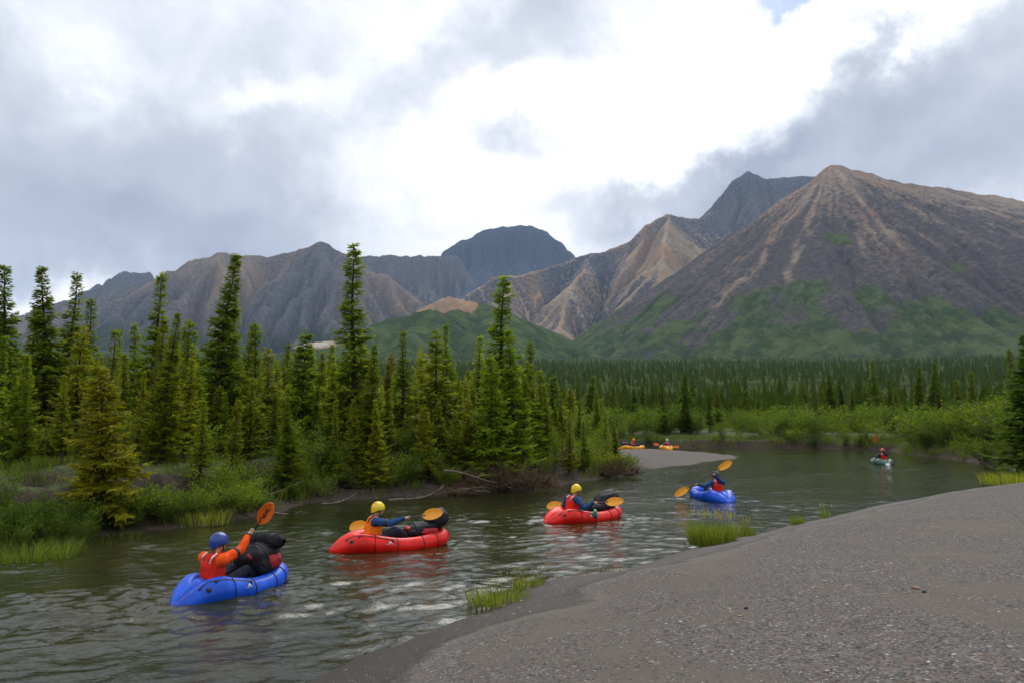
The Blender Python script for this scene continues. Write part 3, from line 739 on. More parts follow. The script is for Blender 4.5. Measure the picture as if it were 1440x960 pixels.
# golden leaning tree on the bank
g0 = at(165, 690, .7)
gt = place_spruce(-8.95, 15.95, 3.45, 5, 'golden green leaning conifer overhanging the eroded bank', None, (1.38, 1.1, .55), (5, 12), 1.25, z=gz(-8.95, 15.95), name='golden_conifer', cat='conifer')
# secondary trees that fill the left forest
cnt_on = False
SECOND = [(285,575,19),(330,560,20),(410,565,21.5),(470,560,23),(530,560,23.5),(600,570,25),(640,575,25.5),(660,560,26),(120,560,19),(40,560,18),(90,590,17.5),(45,430,34),(-30,400,28),(2,470,22),(28,520,21),(60,540,27),(110,500,30),(150,520,29),(170,463,38),(190,455,40),(205,520,24),(248,520,31),(268,535,26),(285,505,33),(345,455,35),
  (352,530,25),(392,505,38),(410,540,28),(430,515,33),(445,540,26),(470,498,33),(480,540,25),(545,545,26),(556,520,33),(590,545,29),(608,520,38),(620,560,26),(648,535,34),(655,520,40),
  (668,545,29),(672,470,36),(735,530,27),(758,540,31),(768,560,36),(782,575,34),(800,545,46),(815,575,40),(845,560,48),(225,560,22.5),(770,540,30),(790,552,32),(812,560,33),(838,548,36.5),(852,572,34.5),(866,588,33.5),(780,528,37),(740,505,29),(758,520,33),(800,575,29),(822,590,30.5),(318,560,24),(385,570,25),(500,560,23.8),(575,575,26.5),(135,560,24)]
for i, (px, py, Y) in enumerate(SECOND):
    p = atd(px, py, Y); h = p.z-gz(p.x, Y); v = [1, 3, 4, 7, 0, 5, 8, 6, 7, 2][i % 10]
    g = rnd.uniform(.85, 1.2); col = (g*rnd.uniform(.95, 1.3), g*1.08, g*.8)
    place_spruce(p.x, Y, max(2.2, h), v, '%s %s spruce %s' % (size_word(h, 3.2, 5), tone_word(col), beside(locals().get('X', p.x) if cnt_on else p.x, Y, MARKS)), 'spruces filling the left forest', col, (rnd.uniform(-2, 2), rnd.uniform(-2, 2)), rnd.uniform(1.0, 1.35))
    occupied.append((p.x, Y))
cnt = 0; cnt_on = True
while cnt < 122:
    Y = 16 + 36*rnd.random()**1.4; X = Y*rnd.uniform(-.80, .06)
    if Y > 31 and X > 1: continue
    if lookup(SL, X, Y) < 2.4: continue
    if any((X-a)**2+(Y-b_)**2 < 1.0 for a, b_ in occupied): continue
    occupied.append((X, Y)); cnt += 1
    h = rnd.uniform(1.7, 4.2) + (Y-16)*.065
    g = rnd.uniform(.8, 1.2); col = (g*rnd.uniform(.95, 1.35), g*1.08, g*.8)
    place_spruce(X, Y, h, rnd.choice([1, 4, 5, 8, 6, 7, 0, 8]), '%s %s spruce %s' % (size_word(h, 3.2, 5), tone_word(col), beside(locals().get('X', p.x) if cnt_on else p.x, Y, MARKS)), 'spruces filling the left forest', col, (rnd.uniform(-2, 2), rnd.uniform(-2, 2)), rnd.uniform(1.0, 1.45))
# trees across the river
cnt = 0
while cnt < 90:
    Y = 67 + 110*rnd.random()**1.5; X = Y*rnd.uniform(-.16, .74)
    if Y < 74 and rnd.random() < .5: continue
    if any((X-a)**2+(Y-b_)**2 < 3.2 for a, b_ in occupied): continue
    occupied.append((X, Y)); cnt += 1
    h = rnd.uniform(3.5, 6.6) + (1.8 if rnd.random() < .15 else 0)
    g = rnd.uniform(.45, .8); col = (g*rnd.uniform(.85, 1.2), g*1.05, g*.9)
    z = max(gz(X, Y), 1.1) if Y < 112 else float(valley_z(np.array(X), np.array(Y)))
    place_spruce(X, Y, h, rnd.choice([0, 1, 1, 2, 3, 4]), '%s %s spruce %s' % (size_word(h, 4.4, 5.8), tone_word(col), beside(X, Y, FMARKS)), 'spruces beyond the far shore', col, (0, 0), rnd.uniform(.9, 1.3), z=z)

# the far wood reads as one mass
def far_forest():
    rs = np.random.RandomState(99); g = Geo(); n = 24000
    Y = 118 + 1430*rs.rand(n)**1.15; X = Y*(-.86 + 1.75*rs.rand(n))
    den = fbm(X/140, Y/90, 55, 3); k = den + .25*rs.randn(n) + .5*fbm(X/260, Y/200, 58, 3) > -.6 + 1.0*sstep(600, 1550, Y); X, Y, den = X[k], Y[k], den[k]; n = len(X)
    Z = valley_z(X, Y) + 1.2*fbm(X/60, Y/60, 2, 4)*sstep(120, 260, np.hypot(X, Y))-.1
    h = 2.6 + 7.0*rs.rand(n)**2.0; r = h*(.15+.10*rs.rand(n)); tiers, sd = 4, 5
    cc = rand_cols(rs, n); vs = np.clip(.5+.6*fbm(X/70, Y/70, 56, 3), 0, 1); cc[:, 0] = np.clip(cc[:, 0]*.6+vs*.4, 0, 1); cc[:, 1] *= .9
    ph = rs.rand(n)*6.28
    for t_ in range(tiers):
        z0 = h*(t_/tiers*.92); z1 = np.minimum(h, h*((t_+1.75)/tiers)); rr = r*(1-t_/tiers*.82)
        V = np.zeros((n, sd+1, 3))
        for j in range(sd):
            a = ph + j*2*np.pi/sd + t_*.7; q = rr*(.65+.7*rs.rand(n))
            V[:, j, 0] = X+q*np.cos(a); V[:, j, 1] = Y+q*np.sin(a); V[:, j, 2] = Z+z0-.12*q
        V[:, sd, 0] = X; V[:, sd, 1] = Y; V[:, sd, 2] = Z+z1
        i = np.arange(n)[:, None]*(sd+1)
        F = np.concatenate([i+[[j, (j+1) % sd, sd]] for j in range(sd)])
        g.add(V.reshape(-1, 3), F, 0, np.repeat(cc, sd+1, 0))
    return g.mesh('far_spruce_forest', (M_NEEDLE,), False)
o = link('far_spruce_forest', far_forest(), kind='stuff'); o.color = (.44, .58, .44, 1)

# ------------------------------------------------------------------ willows
def shore_pt(px, off):             # a spot on the left bank, off metres inland from the waterline below pixel px
    xs = [0,80,150,230,300,380,430,500,560,640,700,760,830,880,903]; yy = [785,775,756,746,739,722,708,703,698,695,692,686,676,668,660]
    py = float(np.interp(px, xs, yy)); p = at(px, py); d = Vector((-.45, .9, 0)) if px < 560 else Vector((-.15, 1, 0))
    return p + d*off
WMARKS = [(-8.95, 15.95, 'the golden leaning conifer')] + [(at(a, b_).x, at(a, b_).y, c_) for a, b_, c_ in [(42,776,'the large drooping grass clump'),(100,770,'the cut bank foot'),(230,744,'the thin arching twig'),(290,733,'the pale dry grass'),(340,728,'the grey branch by the dirt gap'),(395,716,'the floating grey stick'),(452,706,'the thin pale branch'),(505,702,'the open waterline'),(560,697,'the grey forked branch'),(625,694,'the low root tangle'),(715,690,'the large dead brush heap'),(800,680,'the dark point spruces'),(868,668,'the smaller dead brush heap')]]
EDGE = [(q, rnd.uniform(.2, 1.0 if q < 270 else 2.4), rnd.uniform(.5, .9 if q < 270 else 1.3), rnd.choice([2, 4, 0, 2]), (6 if q < 270 else rnd.choice([0, 2, 4, 4, 1]))) for q in range(-20, 640, 8) if not (255 < q < 285 or 372 < q < 395)]
greens = [(1,1,1), (1.15,1.12,.8), (.85,.95,.8), (1.05,1.0,.95), (.75,.9,.7), (1.3,1.15,.75), (.55,.62,.6)]
for (px, off, h, v, ci) in [(325,1.2,1.75,1,1),(300,.6,1.0,2,0),(350,.8,1.1,2,5),(430,.9,1.35,0,1),(455,1.6,1.9,1,0),(485,1.3,1.7,3,4),(515,.9,1.2,2,0),(535,1.7,1.8,0,2),(560,1.0,1.4,0,1),(580,2.4,1.9,1,0),
        (600,1.5,1.5,2,4),(625,2.6,1.7,1,1),(655,2.2,1.5,0,0),(100,.8,.9,4,4),(125,.9,1.1,2,2),(60,1.0,.9,4,4),(30,1.1,1.0,2,4),(150,.7,1.2,0,4),(185,.7,1.0,4,2),(205,.8,1.1,2,0),(245,.5,.8,4,2),
        (5,1.0,.9,2,2),(-30,1.2,1.2,0,4),(270,.7,.7,4,4),(700,2.8,1.8,1,1),(725,3.0,1.9,3,0),(750,2.0,1.5,0,2),(775,1.4,1.5,0,1),(795,2.2,2.1,3,1),(815,1.3,1.6,1,5),(835,1.6,1.9,0,1),(850,1.0,1.5,2,5),(862,1.8,2.0,3,1),(880,.8,1.2,2,0),(893,1.0,.9,4,1),(845,3.5,2.3,3,0),(870,3.2,2.0,1,1),(905,1.6,.7,4,4)] + EDGE:
    p = shore_pt(px, off)
    place_shrub(p.x, p.y, h*.86, v, '%s %s bank willow %s' % (size_word(h, .8, 1.35), tone_word(greens[ci]), beside(p.x, p.y, WMARKS)), 'willows along the left bank', greens[ci], rnd.uniform(.9, 1.15))
cnt = 0
while cnt < 72:
    Y = rnd.uniform(15, 46); X = Y*rnd.uniform(-.82, .12); s = lookup(SL, X, Y)
    if s < (5.0 if X < -6.3 and Y < 22 else 2.2) or s > 13 or (Y > 33 and X > 4): continue
    cnt += 1
    h = rnd.uniform(.6, 1.35) + (.3 if 3 < s < 9 else 0); col = rnd.choice(greens)
    place_shrub(X, Y, h, rnd.choice([0, 1, 1, 2, 3, 3]), '%s %s undergrowth willow %s' % (size_word(h, 1.1, 1.65), tone_word(col), beside(X, Y, MARKS)), 'undergrowth bushes of the left forest', col, rnd.uniform(.95, 1.4))
# far shore willow belt
cnt = 0
while cnt < 112:
    Y = rnd.uniform(30, 88); X = Y*rnd.uniform(.05, .80); s = lookup(SF, X, Y)
    if s < -.05 or s > 13: continue
    if X > 17 and Y < 36.5: continue
    if s > 7 and rnd.random() < .4: continue
    cnt += 1
    h = rnd.uniform(1.1, 1.8) if s < 2.0 else rnd.uniform(1.4, 2.5)+(1.1 if rnd.random() < .2 else 0)
    c = rnd.choice([(1.0,1.0,.75), (1.2,1.1,.7), (.8,.88,.75), (.6,.72,.65), (.95,.9,1.3), (.7,.75,.9), (1.1,1.05,.75), (.55,.68,.6)])
    c = tuple(q*.82 for q in c)
    place_shrub(X, Y, h, rnd.choice([0, 2, 2, 3, 3]), '%s %s far shore willow %s' % (size_word(h, 1.4, 2.1), tone_word(c), beside(X, Y, FMARKS)), 'willow belt on the far shore', c, rnd.uniform(1.0, 1.6))

# the thicket behind the first willows reads as one mass
def thicket(n):
    rs_ = np.random.RandomState(31); g = Geo(); src = []
    for v in (0, 2, 3):
        me_ = WIL[v][1]; co = np.empty(len(me_.vertices)*3, np.float32); me_.vertices.foreach_get('co', co); src.append((WIH[v], co.reshape(-1, 4, 3)))
    k = 0
    while k < n:
        Y = rs_.uniform(38, 96); X = Y*rs_.uniform(.02, .82); s = float(lookup(SF, X, Y))
        if s < 2.0 or s > 26 or (X > 17 and Y < 37): continue
        k += 1; H0, q = src[rs_.randint(3)]; q = q[rs_.rand(len(q)) < .75]; h = (.9+2.7*rs_.rand()**2.0)/H0; a = rs_.rand()*6.28; w_ = h*rs_.uniform(1.1, 1.7)
        P_ = np.stack([(q[..., 0]*math.cos(a)-q[..., 1]*math.sin(a))*w_+X, (q[..., 0]*math.sin(a)+q[..., 1]*math.cos(a))*w_+Y, q[..., 2]*h+max(gz(X, Y), 0)], -1)
        tone = rs_.rand(); tone2 = rs_.rand(); C = rand_cols(rs_, len(q)); C[:, 0] = C[:, 0]*.35+tone*.65; C[:, 2] = tone2
        g.add(P_.reshape(-1, 3), np.arange(len(q)*4).reshape(-1, 4), 0, np.repeat(C, 4, 0))
    return g.mesh('willow_thicket', (M_LEAF,))
link('willow_thicket', thicket(175), kind='stuff').color = (.70, .75, .62, 1)

# ------------------------------------------------------------------ grass
gr = Geo(); rs = np.random.RandomState(4); k = 0
while k < 650:
    Y = rs.uniform(12, 42); X = Y*rs.uniform(-.84, .16); s = lookup(SL, X, Y)
    if s < .1 or s > 9 or (Y > 33.5 and X > 3.5): continue
    if rs.rand() < (.8 if .9 < s < 2.6 else .45 if s < .9 else .2): continue
    k += 1; grass_geo(gr, rs, (X, Y, gz(X, Y)-.03), 34, .30, .42 if s < 1.0 else .34, .8, .014)
k = 0
while k < 500:
    Y = rs.uniform(31, 66); X = Y*rs.uniform(.1, .8); s = lookup(SF, X, Y)
    if s < .05 or s > 2.5 or (X > 17 and Y < 35): continue
    k += 1; grass_geo(gr, rs, (X, Y, gz(X, Y)-.03), 22, .4, .5, .9, .03)
link('bank_grass', gr.mesh('bank_grass', (M_GRASS,)), kind='stuff').color = (.68, .74, .6, 1)
def tuft(px, py, z, n, rad, H, lean, label, col=(1,1,1), sx=1.0, heads=0, dry=.15):
    p = at(px, py, z); g = Geo(); r_ = np.random.RandomState(int(px)); grass_geo(g, r_, (0, 0, -.02), n, rad, H, lean, .009)
    if heads:
        for q in range(heads):
            a = r_.rand()*6.28; rr = rad*r_.rand()**.5; b0 = np.array([rr*math.cos(a), rr*math.sin(a), 0]); tp = b0+[r_.randn()*.07, r_.randn()*.07, H*(1.05+.25*r_.rand())]
            g.tube([b0, (b0+tp)/2+r_.randn(3)*.01, tp], [.002, .0018, .0012], 3)
            kk = 7; g.leaves(np.linspace(tp-[0,0,.09], tp, kk), r_.randn(kk, 3)*.5+[0,0,1], r_.randn(kk, 3), .03, .012, 0, np.tile([[.8, 1, .5, 1.]], (kk, 1)))
    o = link('grass_clump', g.mesh('grass_clump', (M_GRASS,))); o.location = (p.x, p.y, gz(p.x, p.y)); o.scale.x = sx; o.color = (*col, 1)
    return tag(o, label, 'grass')
tuft(42, 776, .1, 1500, .75, .62, .9, 'large drooping green grass clump at the foot of the left bank', (.85,.95,.7))
tuft(170, 752, .1, 420, .5, .5, .9, 'dark grass hanging over the water under the golden tree', (.7,.8,.7))
tuft(290, 733, .1, 380, .5, .42, .8, 'pale dry grass clump at the waterline of the left bank', (1.25,1.1,.9))
tuft(700, 846, .08, 420, .36, .26, .6, 'short yellow green grass patch on the wet sand edge', (1.15,1.15,.75), 1.1, 10)
tuft(742, 822, .08, 240, .24, .24, .6, 'smaller grass sprout at the end of the short sand edge patch', (1.2,1.15,.75), 1, 8)
tuft(1002, 765, .1, 900, .36, .50, .5, 'tall bright grass clump with pinkish seed heads on the gravel bar', (1.1,1.15,.7), 1.2, 60)
tuft(1048, 754, .1, 160, .2, .3, .5, 'thin grass beside the tall seeding clump', (1.05,1.1,.75), 1, 14)
tuft(1122, 738, .1, 160, .15, .24, .5, 'small bright grass tuft on the crest edge of the bar', (1.2,1.3,.6))
tuft(1160, 728, .1, 60, .14, .30, .4, 'sparse weedy stems on the crest edge of the bar', (.95,1.1,.8), 1, 8)
tuft(1428, 676, .25, 700, .8, .55, .7, 'yellow green grass patch on the sandy right end of the river', (1.3,1.2,.7), 1.5)
tuft(858, 803, .05, 60, .16, .10, .8, 'dry flattened brown grass bit at the sand edge', (.9,.6,.5))

# ------------------------------------------------------------------ driftwood and dead brush
def dead_branch(px, py, z, length, az_, tilt, rad, label, seed, m=M_DRIFT, twigs=5, name='fallen_branch'):
    r_ = np.random.RandomState(seed); g = Geo(); n = 9; u = np.linspace(0, 1, n)
    pts = np.stack([length*u, .08*length*np.sin(u*3+seed)+r_.randn(n)*.015, .06*length*np.sin(u*4+seed*.7)], 1)
    g.tube(pts, rad*(1-.75*u), 6)
    for k in range(twigs):
        i = r_.randint(2, n-1); d = np.array([.5+.3*r_.rand(), r_.choice([-1, 1])*(.4+.5*r_.rand()), r_.uniform(-.1, .7)])*length*r_.uniform(.15, .4)
        g.tube([pts[i], pts[i]+d*.5+r_.randn(3)*.02, pts[i]+d], [rad*.45, rad*.3, rad*.12], 4)
    p = at(px, py, z); o = link(name, g.mesh(name, (m,))); o.location = p; o.rotation_euler = (0, R(-tilt), R(az_))
    return tag(o, label, 'driftwood')
dead_branch(548, 707, .05, 1.7, 28, 14, .035, 'grey forked branch slanting from the water onto the left bank', 3)
dead_branch(452, 708, .05, 1.1, 30, 12, .022, 'thin pale branch lying where the willows meet the water', 4)
dead_branch(362, 694, .35, 1.3, 8, 12, .03, 'grey bare branch poking out above the dirt gap', 5)
dead_branch(240, 672, .8, 1.3, -35, -18, .028, 'bare pale branch bending down the soil face by the golden tree', 6, twigs=7)
dead_branch(228, 668, .9, 1.6, -20, -12, .022, 'long thin arching twig over the soil face', 7, twigs=6)
dead_branch(75, 655, 1.0, 1.9, -8, -8, .03, 'weathered root trailing over the brown cut bank', 8, M_TWIG, 9)
dead_branch(655, 678, .25, .6, 115, 62, .025, 'short white stub sticking up beside the dead brush', 9, twigs=0)
dead_branch(625, 664, .9, 1.6, -12, -6, .028, 'bleached branch lying on the bushes above the dead brush', 10)
dead_branch(888, 659, .35, .9, 55, 40, .03, 'white snag standing out of the brush at the point', 11, twigs=2)
dead_branch(378, 722, .03, 1.0, 15, 2, .025, 'low grey stick floating at the bank edge', 12, twigs=2)
def brush(px, py, z, w_, h_, n, label, seed):
    r_ = np.random.RandomState(seed); root = empty('dead_brush_heap', at(px, py, z)); g = Geo(); g2 = Geo()
    for k in range(n):
        a = r_.uniform(-.3, 3.4); b0 = np.array([r_.uniform(-w_, w_), r_.uniform(-.3, .5), r_.uniform(-.05, h_*.3)])
        d = np.array([math.cos(a)*r_.uniform(.2, .7), r_.uniform(-.5, .35), r_.uniform(.05, 1.0)*h_*(1-.5*abs(b0[0])/w_)])
        g.tube([b0, b0+d*.5+r_.randn(3)*.06, b0+d+r_.randn(3)*.08], [.012, .008, .003], 3)
    for k in range(7):
        x = r_.uniform(-w_, w_*.3); g2.tube([(x, -.1+r_.rand()*.3, .0), (x+.4, r_.uniform(-.2, .2), .1+.1*r_.rand()), (x+.9, r_.uniform(-.3, .1), .05+.2*r_.rand())], [.05, .04, .018], 6)
    link('twig_tangle', g.mesh('twig_tangle', (M_DEAD,)), root); link('root_limbs', g2.mesh('root_limbs', (M_TWIG,)), root)
    return tag(root, label, 'brush')
brush(715, 688, .1, 1.6, .95, 620, 'large reddish brown heap of dead brush at the waterline', 1)
brush(868, 668, .1, .95, .8, 330, 'smaller brown dead brush heap at the tip of the point', 2)
brush(650, 694, .05, .5, .35, 120, 'low dark root tangle beside the large dead brush heap', 3)

# ------------------------------------------------------------------ pebbles of the gravel bar
def pebble_field(n, y0, y1, smin, smax, seed, name):
    r_ = np.random.RandomState(seed); Y = y0 + (y1-y0)*r_.rand(n)**1.3; X = -3 + r_.rand(n)*(Y*.78+3.6)
    s = lookup(SR, X, Y); mk = s > .25
    den = fbm(X*.55/1.0, Y*.55, 88, 4)+.12*s-.05; mk &= (den + .5*r_.rand(n)) > .42
    X, Y = X[mk], Y[mk]; n = len(X); Z = lookup(GZ, X, Y)
    sz = smin + (smax-smin)*r_.rand(n)**4; ct, st = np.cos(r_.rand(n)*6.28), np.sin(r_.rand(n)*6.28)
    base = np.array([(1,0,0),(.3,.85,.1),(-.7,.6,-.05),(-.95,-.3,.05),(-.1,-.9,0),(.7,-.65,.05),(.15,.1,.62),(-.25,-.1,.55)])
    V = base[None]*(1+.25*r_.randn(n, 8, 1))*sz[:, None, None]*np.stack([1+.3*r_.rand(n), .7+.3*r_.rand(n), .55+.35*r_.rand(n)], 1)[:, None]
    V = np.stack([V[..., 0]*ct[:, None]-V[..., 1]*st[:, None]+X[:, None], V[..., 0]*st[:, None]+V[..., 1]*ct[:, None]+Y[:, None], V[..., 2]+Z[:, None]-.1*sz[:, None]], -1)
    f = np.array([(0,1,6),(1,2,6),(2,7,6),(2,3,7),(3,4,7),(4,5,7),(5,6,7),(5,0,6)])
    F = (np.arange(n)[:, None, None]*8+f[None]).reshape(-1, 3)
    g = Geo(); g.add(V.reshape(-1, 3), F, 0, np.repeat(rand_cols(r_, n), 8, 0))
    return g.mesh(name, (M_PEB,), True)
M_PEB, t, b = mat('river_pebbles'); aa = t.new('ShaderNodeAttribute', attribute_name='rv'); sp = t.new('ShaderNodeSeparateColor'); t.l.new(aa.outputs['Color'], sp.inputs[0])
c = t.ramp(sp.outputs[0], [(0, (.035,.037,.04)), (.25, (.075,.075,.077)), (.5, (.13,.12,.115)), (.66, (.12,.075,.058)), (.78, (.18,.155,.135)), (.92, (.15,.145,.145)), (.98, (.30,.28,.26)), (1, (.45,.43,.40))])
t.put(b.inputs['Base Color'], t.mix(t.math('MULTIPLY', sp.outputs[1], .3), c, (.14,.12,.10,1))); b.inputs['Roughness'].default_value = .8; b.inputs['Specular IOR Level'].default_value = .3
link('gravel_pebbles', pebble_field(60000, 3.2, 15, .004, .016, 6, 'gravel_pebbles'), kind='stuff')
def stone(px, py, size, col, label, seed):
    bm = bmesh.new(); bmesh.ops.create_icosphere(bm, subdivisions=2, radius=1); r_ = random.Random(seed)
    for v in bm.verts: v.co *= 1 + .18*math.sin(v.co.x*3.1+seed)*math.cos(v.co.y*2.7+seed*2) + r_.uniform(-.06, .06)
    for v in bm.verts: v.co = Vector((v.co.x*size, v.co.y*size*.7, v.co.z*size*.42))
    m_ = bpy.data.meshes.new('stone'); bm.to_mesh(m_); bm.free(); m_.materials.append(plain('stone_'+str(seed), col, .8, .3, .3, 30))
    for p_ in m_.polygons: p_.use_smooth = True
    p = at(px, py, .7)
    for _ in range(4): p = at(px, py, gz(p.x, p.y))
    o = link('stone', m_); o.location = (p.x, p.y, p.z+size*.2); o.rotation_euler = (0, 0, seed*1.3); return tag(o, label, 'stone')
stone(1049, 855, .028, (.012,.011,.011), 'black stone beside the ochre pebble on the sand', 1)
stone(1041, 866, .022, (.36,.25,.10), 'ochre pebble beside a black stone on the sand', 2)
stone(1300, 832, .030, (.014,.013,.013), 'black stone near the pinkish slab in the pebbles', 3)
stone(1288, 827, .042, (.22,.14,.10), 'flat pinkish slab near a black stone in the pebbles', 4)
stone(957, 874, .022, (.42,.40,.37), 'whitish flat pebble on the bare sand', 5)
stone(733, 844, .018, (.45,.42,.38), 'single pale pebble on the dark wet sand', 6)
# ------------------------------------------------------------------ rafts, paddlers, paddles, packs
def raft_mat(name, col): return plain(name, col, .36, .28, .22, 4, .55, 7, .03)
M_RED = raft_mat('red_coated_nylon', (.70,.012,.007)); M_BLUE = raft_mat('blue_coated_nylon', (.008,.085,.60)); M_YEL = raft_mat('yellow_coated_nylon', (.80,.36,.01)); M_GRN = raft_mat('green_coated_nylon', (.05,.12,.09))
M_SEAM = plain('dull_seam_tape', (.10,.09,.10), .6)
M_WHT = plain('white_print', (.75,.75,.75), .5); M_BLK = plain('black_rubber', (.014,.014,.016), .55, .4, .2, 20)
M_BAG = plain('black_bag_nylon', (.013,.013,.017), .6, .18, .35, 9, .5, 14); M_BAGRED = plain('red_bag_panel', (.35,.02,.025), .6, .4, .3, 10, .4, 18); M_PAD = plain('dark_foam_roll', (.018,.019,.023), .85, .1, .3, 12, .5, 40)
M_SHAFT = plain('black_paddle_shaft', (.02,.02,.022), .35, .5); M_BLADE_O = plain('orange_paddle_blade', (.88,.17,.01), .4, .5, .08, 6); M_BLADE_Y = plain('amber_paddle_blade', (.88,.36,.012), .4, .5, .08, 6)
M_SKIN = plain('skin', (.50,.30,.21), .55, .4, .1, 20); M_HAIR = plain('brown_hair', (.16,.085,.035), .6, .3, .4, 30, .7, 60)
M_TEAL = plain('teal_plastic', (.01,.32,.40), .4, .5); M_LIME = plain('green_cap_plastic', (.06,.40,.08), .4, .5)
def cloth(name, c): return plain(name, c, .8, .12, .25, 9, .9, 16)
M_ORJ = cloth('orange_jacket', (.85,.085,.01)); M_REDV = cloth('red_vest', (.60,.024,.014)); M_ORV = cloth('orange_vest', (.80,.20,.015)); M_NAVY = cloth('navy_drysuit', (.022,.065,.17)); M_DKN = cloth('dark_trousers', (.014,.018,.03)); M_TEALJ = cloth('teal_jacket', (.02,.07,.12))
M_HBLUE = plain('blue_helmet_shell', (.014,.05,.26), .3, .5); M_HYEL = plain('yellow_helmet_shell', (.78,.56,.015), .35, .5); M_HBLK = plain('black_helmet_shell', (.015,.02,.03), .4, .5); M_HRED = plain('red_helmet_shell', (.55,.02,.025), .35, .5)

def crom(P, n):
    P = np.asarray(P, float); k = len(P); out_ = []
    for u in np.linspace(0, k, n, endpoint=False):
        i = int(u); f = u-i; a, b_, c_, d = (P[(i+j-1) % k] for j in range(4))
        out_.append(.5*((2*b_)+(c_-a)*f+(2*a-5*b_+4*c_-d)*f*f+(3*b_-a-3*c_+d)*f**3))
    return np.array(out_)
HALF = [(-1.0,.085,.105,.14,.13),(-.80,.175,.165,.18,.18),(-.55,.275,.195,.185,.20),(-.25,.34,.165,.165,.17),(.1,.36,.13,.15,.15),(.45,.34,.135,.145,.15),(.75,.27,.165,.145,.155),(.95,.16,.195,.145,.155)]
LOOP = [(-1.14,0,.065,.055,.06)] + [(x,-y,z,a,b_) for x,y,z,a,b_ in HALF] + [(1.02,0,.21,.145,.155)] + [(x,y,z,a,b_) for x,y,z,a,b_ in reversed(HALF)]
ST = crom(LOOP, 76)
def hull_frame(i):
    p = ST[i % 76]; q = ST[(i+1) % 76]-ST[(i-1) % 76]; t_ = np.array([q[0], q[1], 0]); t_ /= np.linalg.norm(t_)+1e-9
    o = np.array([t_[1], -t_[0], 0]); return p, t_, o          # o points outwards (loop runs stern, right side, bow, left side)
def hull_pt(i, ang, off=0.0):
    p, t_, o = hull_frame(i); return p[:3] + o*math.cos(ang)*(p[3]+off) + np.array([0,0,1.])*math.sin(ang)*(p[4]+off)
def hull_mesh(m):
    g = Geo(); sd = 18; V = np.array([[hull_pt(i, j*2*math.pi/sd) for j in range(sd)] for i in range(76)])
    i = np.arange(76*sd).reshape(76, sd); a = np.roll(i, -1, 0); F = np.stack([i, np.roll(i, -1, 1), np.roll(a, -1, 1), a], -1).reshape(-1, 4)
    g.add(V.reshape(-1, 3), F); return g.mesh('hull', (m,))
def side_station(x, right=True):
    c = [(abs(ST[i][0]-x), i) for i in range(76) if (ST[i][1] < -.02) == right and abs(ST[i][1]) > .02]; return min(c)[1]
def disc(g, c, n, r, h=.012, sides=14):
    n = np.asarray(n, float)/np.linalg.norm(n); g.tube([c-n*.01, c+n*h, c+n*(h+.001)], [r, r*.96, r*.1], sides)
def make_raft(loc, head, m, label, detail=True, bow_lift=0.0, scale=1.0):
    root = empty('packraft', (loc[0], loc[1], -.055), R(head)); root.scale = (scale, .5+.5*scale, 1.0)
    hull = link('hull', hull_mesh(m), root)
    g = Geo(); V = np.array([[*ST[i][:2]*np.array([1, 1]), .03] for i in range(76)]); V = np.concatenate([V, [[0, 0, .02]]])
    F = np.array([(i, (i+1) % 76, 76) for i in range(76)]); g.add(V, F); link('floor', g.mesh('floor', (M_BLK,)), root)
    for x in ((-.42, -.02, .48, .80) if detail else (-.3, .4)):
        for rt in (True, False):
            i = side_station(x, rt); s_ = Geo(); s_.tube([hull_pt(i, a, .003) for a in np.linspace(-1.3, 2.6, 16)], .0085, 5); link('seam_strap', s_.mesh('seam_strap', (M_BLK,)), hull)
    s_ = Geo(); s_.tube([(-1.08,0,.09),(-1.0,0,.13),(-.85,0,.20),(-.7,0,.245),(-.60,0,.25),(-.56,0,.24)], [.03,.09,.125,.135,.11,.02], 14); link('stern_deck', s_.mesh('stern_deck', (m,)), hull)
    s_ = Geo(); s_.tube([hull_pt(i, 1.05, .0005) for i in list(range(2, 75))], .0035, 4); link('perimeter_seam', s_.mesh('perimeter_seam', (M_SEAM,)), hull)
    s_ = Geo(); s_.tube([(-.54, -.18, .20), (-.55, 0, .26), (-.54, .18, .20)], [.06, .075, .06], 8); link('seat_back', s_.mesh('seat_back', (M_BLK,)), root)
    if detail:
        for x, a, r in ((-.78, .55, .036), (-.66, .98, .024), (-.86, .95, .022), (-.10, .80, .026)):
            i = side_station(x); c = hull_pt(i, a); p, t_, o = hull_frame(i); s_ = Geo(); disc(s_, c, o*math.cos(a)+np.array([0,0,math.sin(a)]), r); link('valve', s_.mesh('valve', (M_BLK,)), hull)
        s_ = Geo(); s_.tube([hull_pt(side_station(x), a, .012) for x, a in ((-.86,1.0),(-.76,1.25),(-.66,1.05),(-.5,.98),(-.3,.92),(-.1,.82))], .006, 5); link('grab_line', s_.mesh('grab_line', (M_BLK,)), root)
        i0 = side_station(-.2); s_ = Geo()           # small white emblem with a line of lettering under it
        def mark(u0, a0, u1, a1, w_):
            P0 = hull_pt(i0, a0, .004)+np.array([u0, 0, 0]); P1 = hull_pt(i0, a1, .004)+np.array([u1, 0, 0]); s_.tube([P0, P1], w_, 4)
        for u0, a0, u1, a1 in ((0,.42,.03,.60),(.03,.60,.055,.44),(.012,.5,.045,.5),(0,.42,.055,.42)): mark(u0, a0, u1, a1, .006)
        for q in range(6): mark(-.035+q*.022, .28, -.035+q*.022+.004, .36, .005)
        link('emblem', s_.mesh('emblem', (M_WHT,)), hull)
        s_ = Geo(); s_.tube([(.98,0,.36),(1.10,0,.34),(1.17,0,.26),(1.16,0,.20)], .012, 6); link('bow_loop', s_.mesh('bow_loop', (M_BLK,)), root)
    return tag(root, label, 'raft')
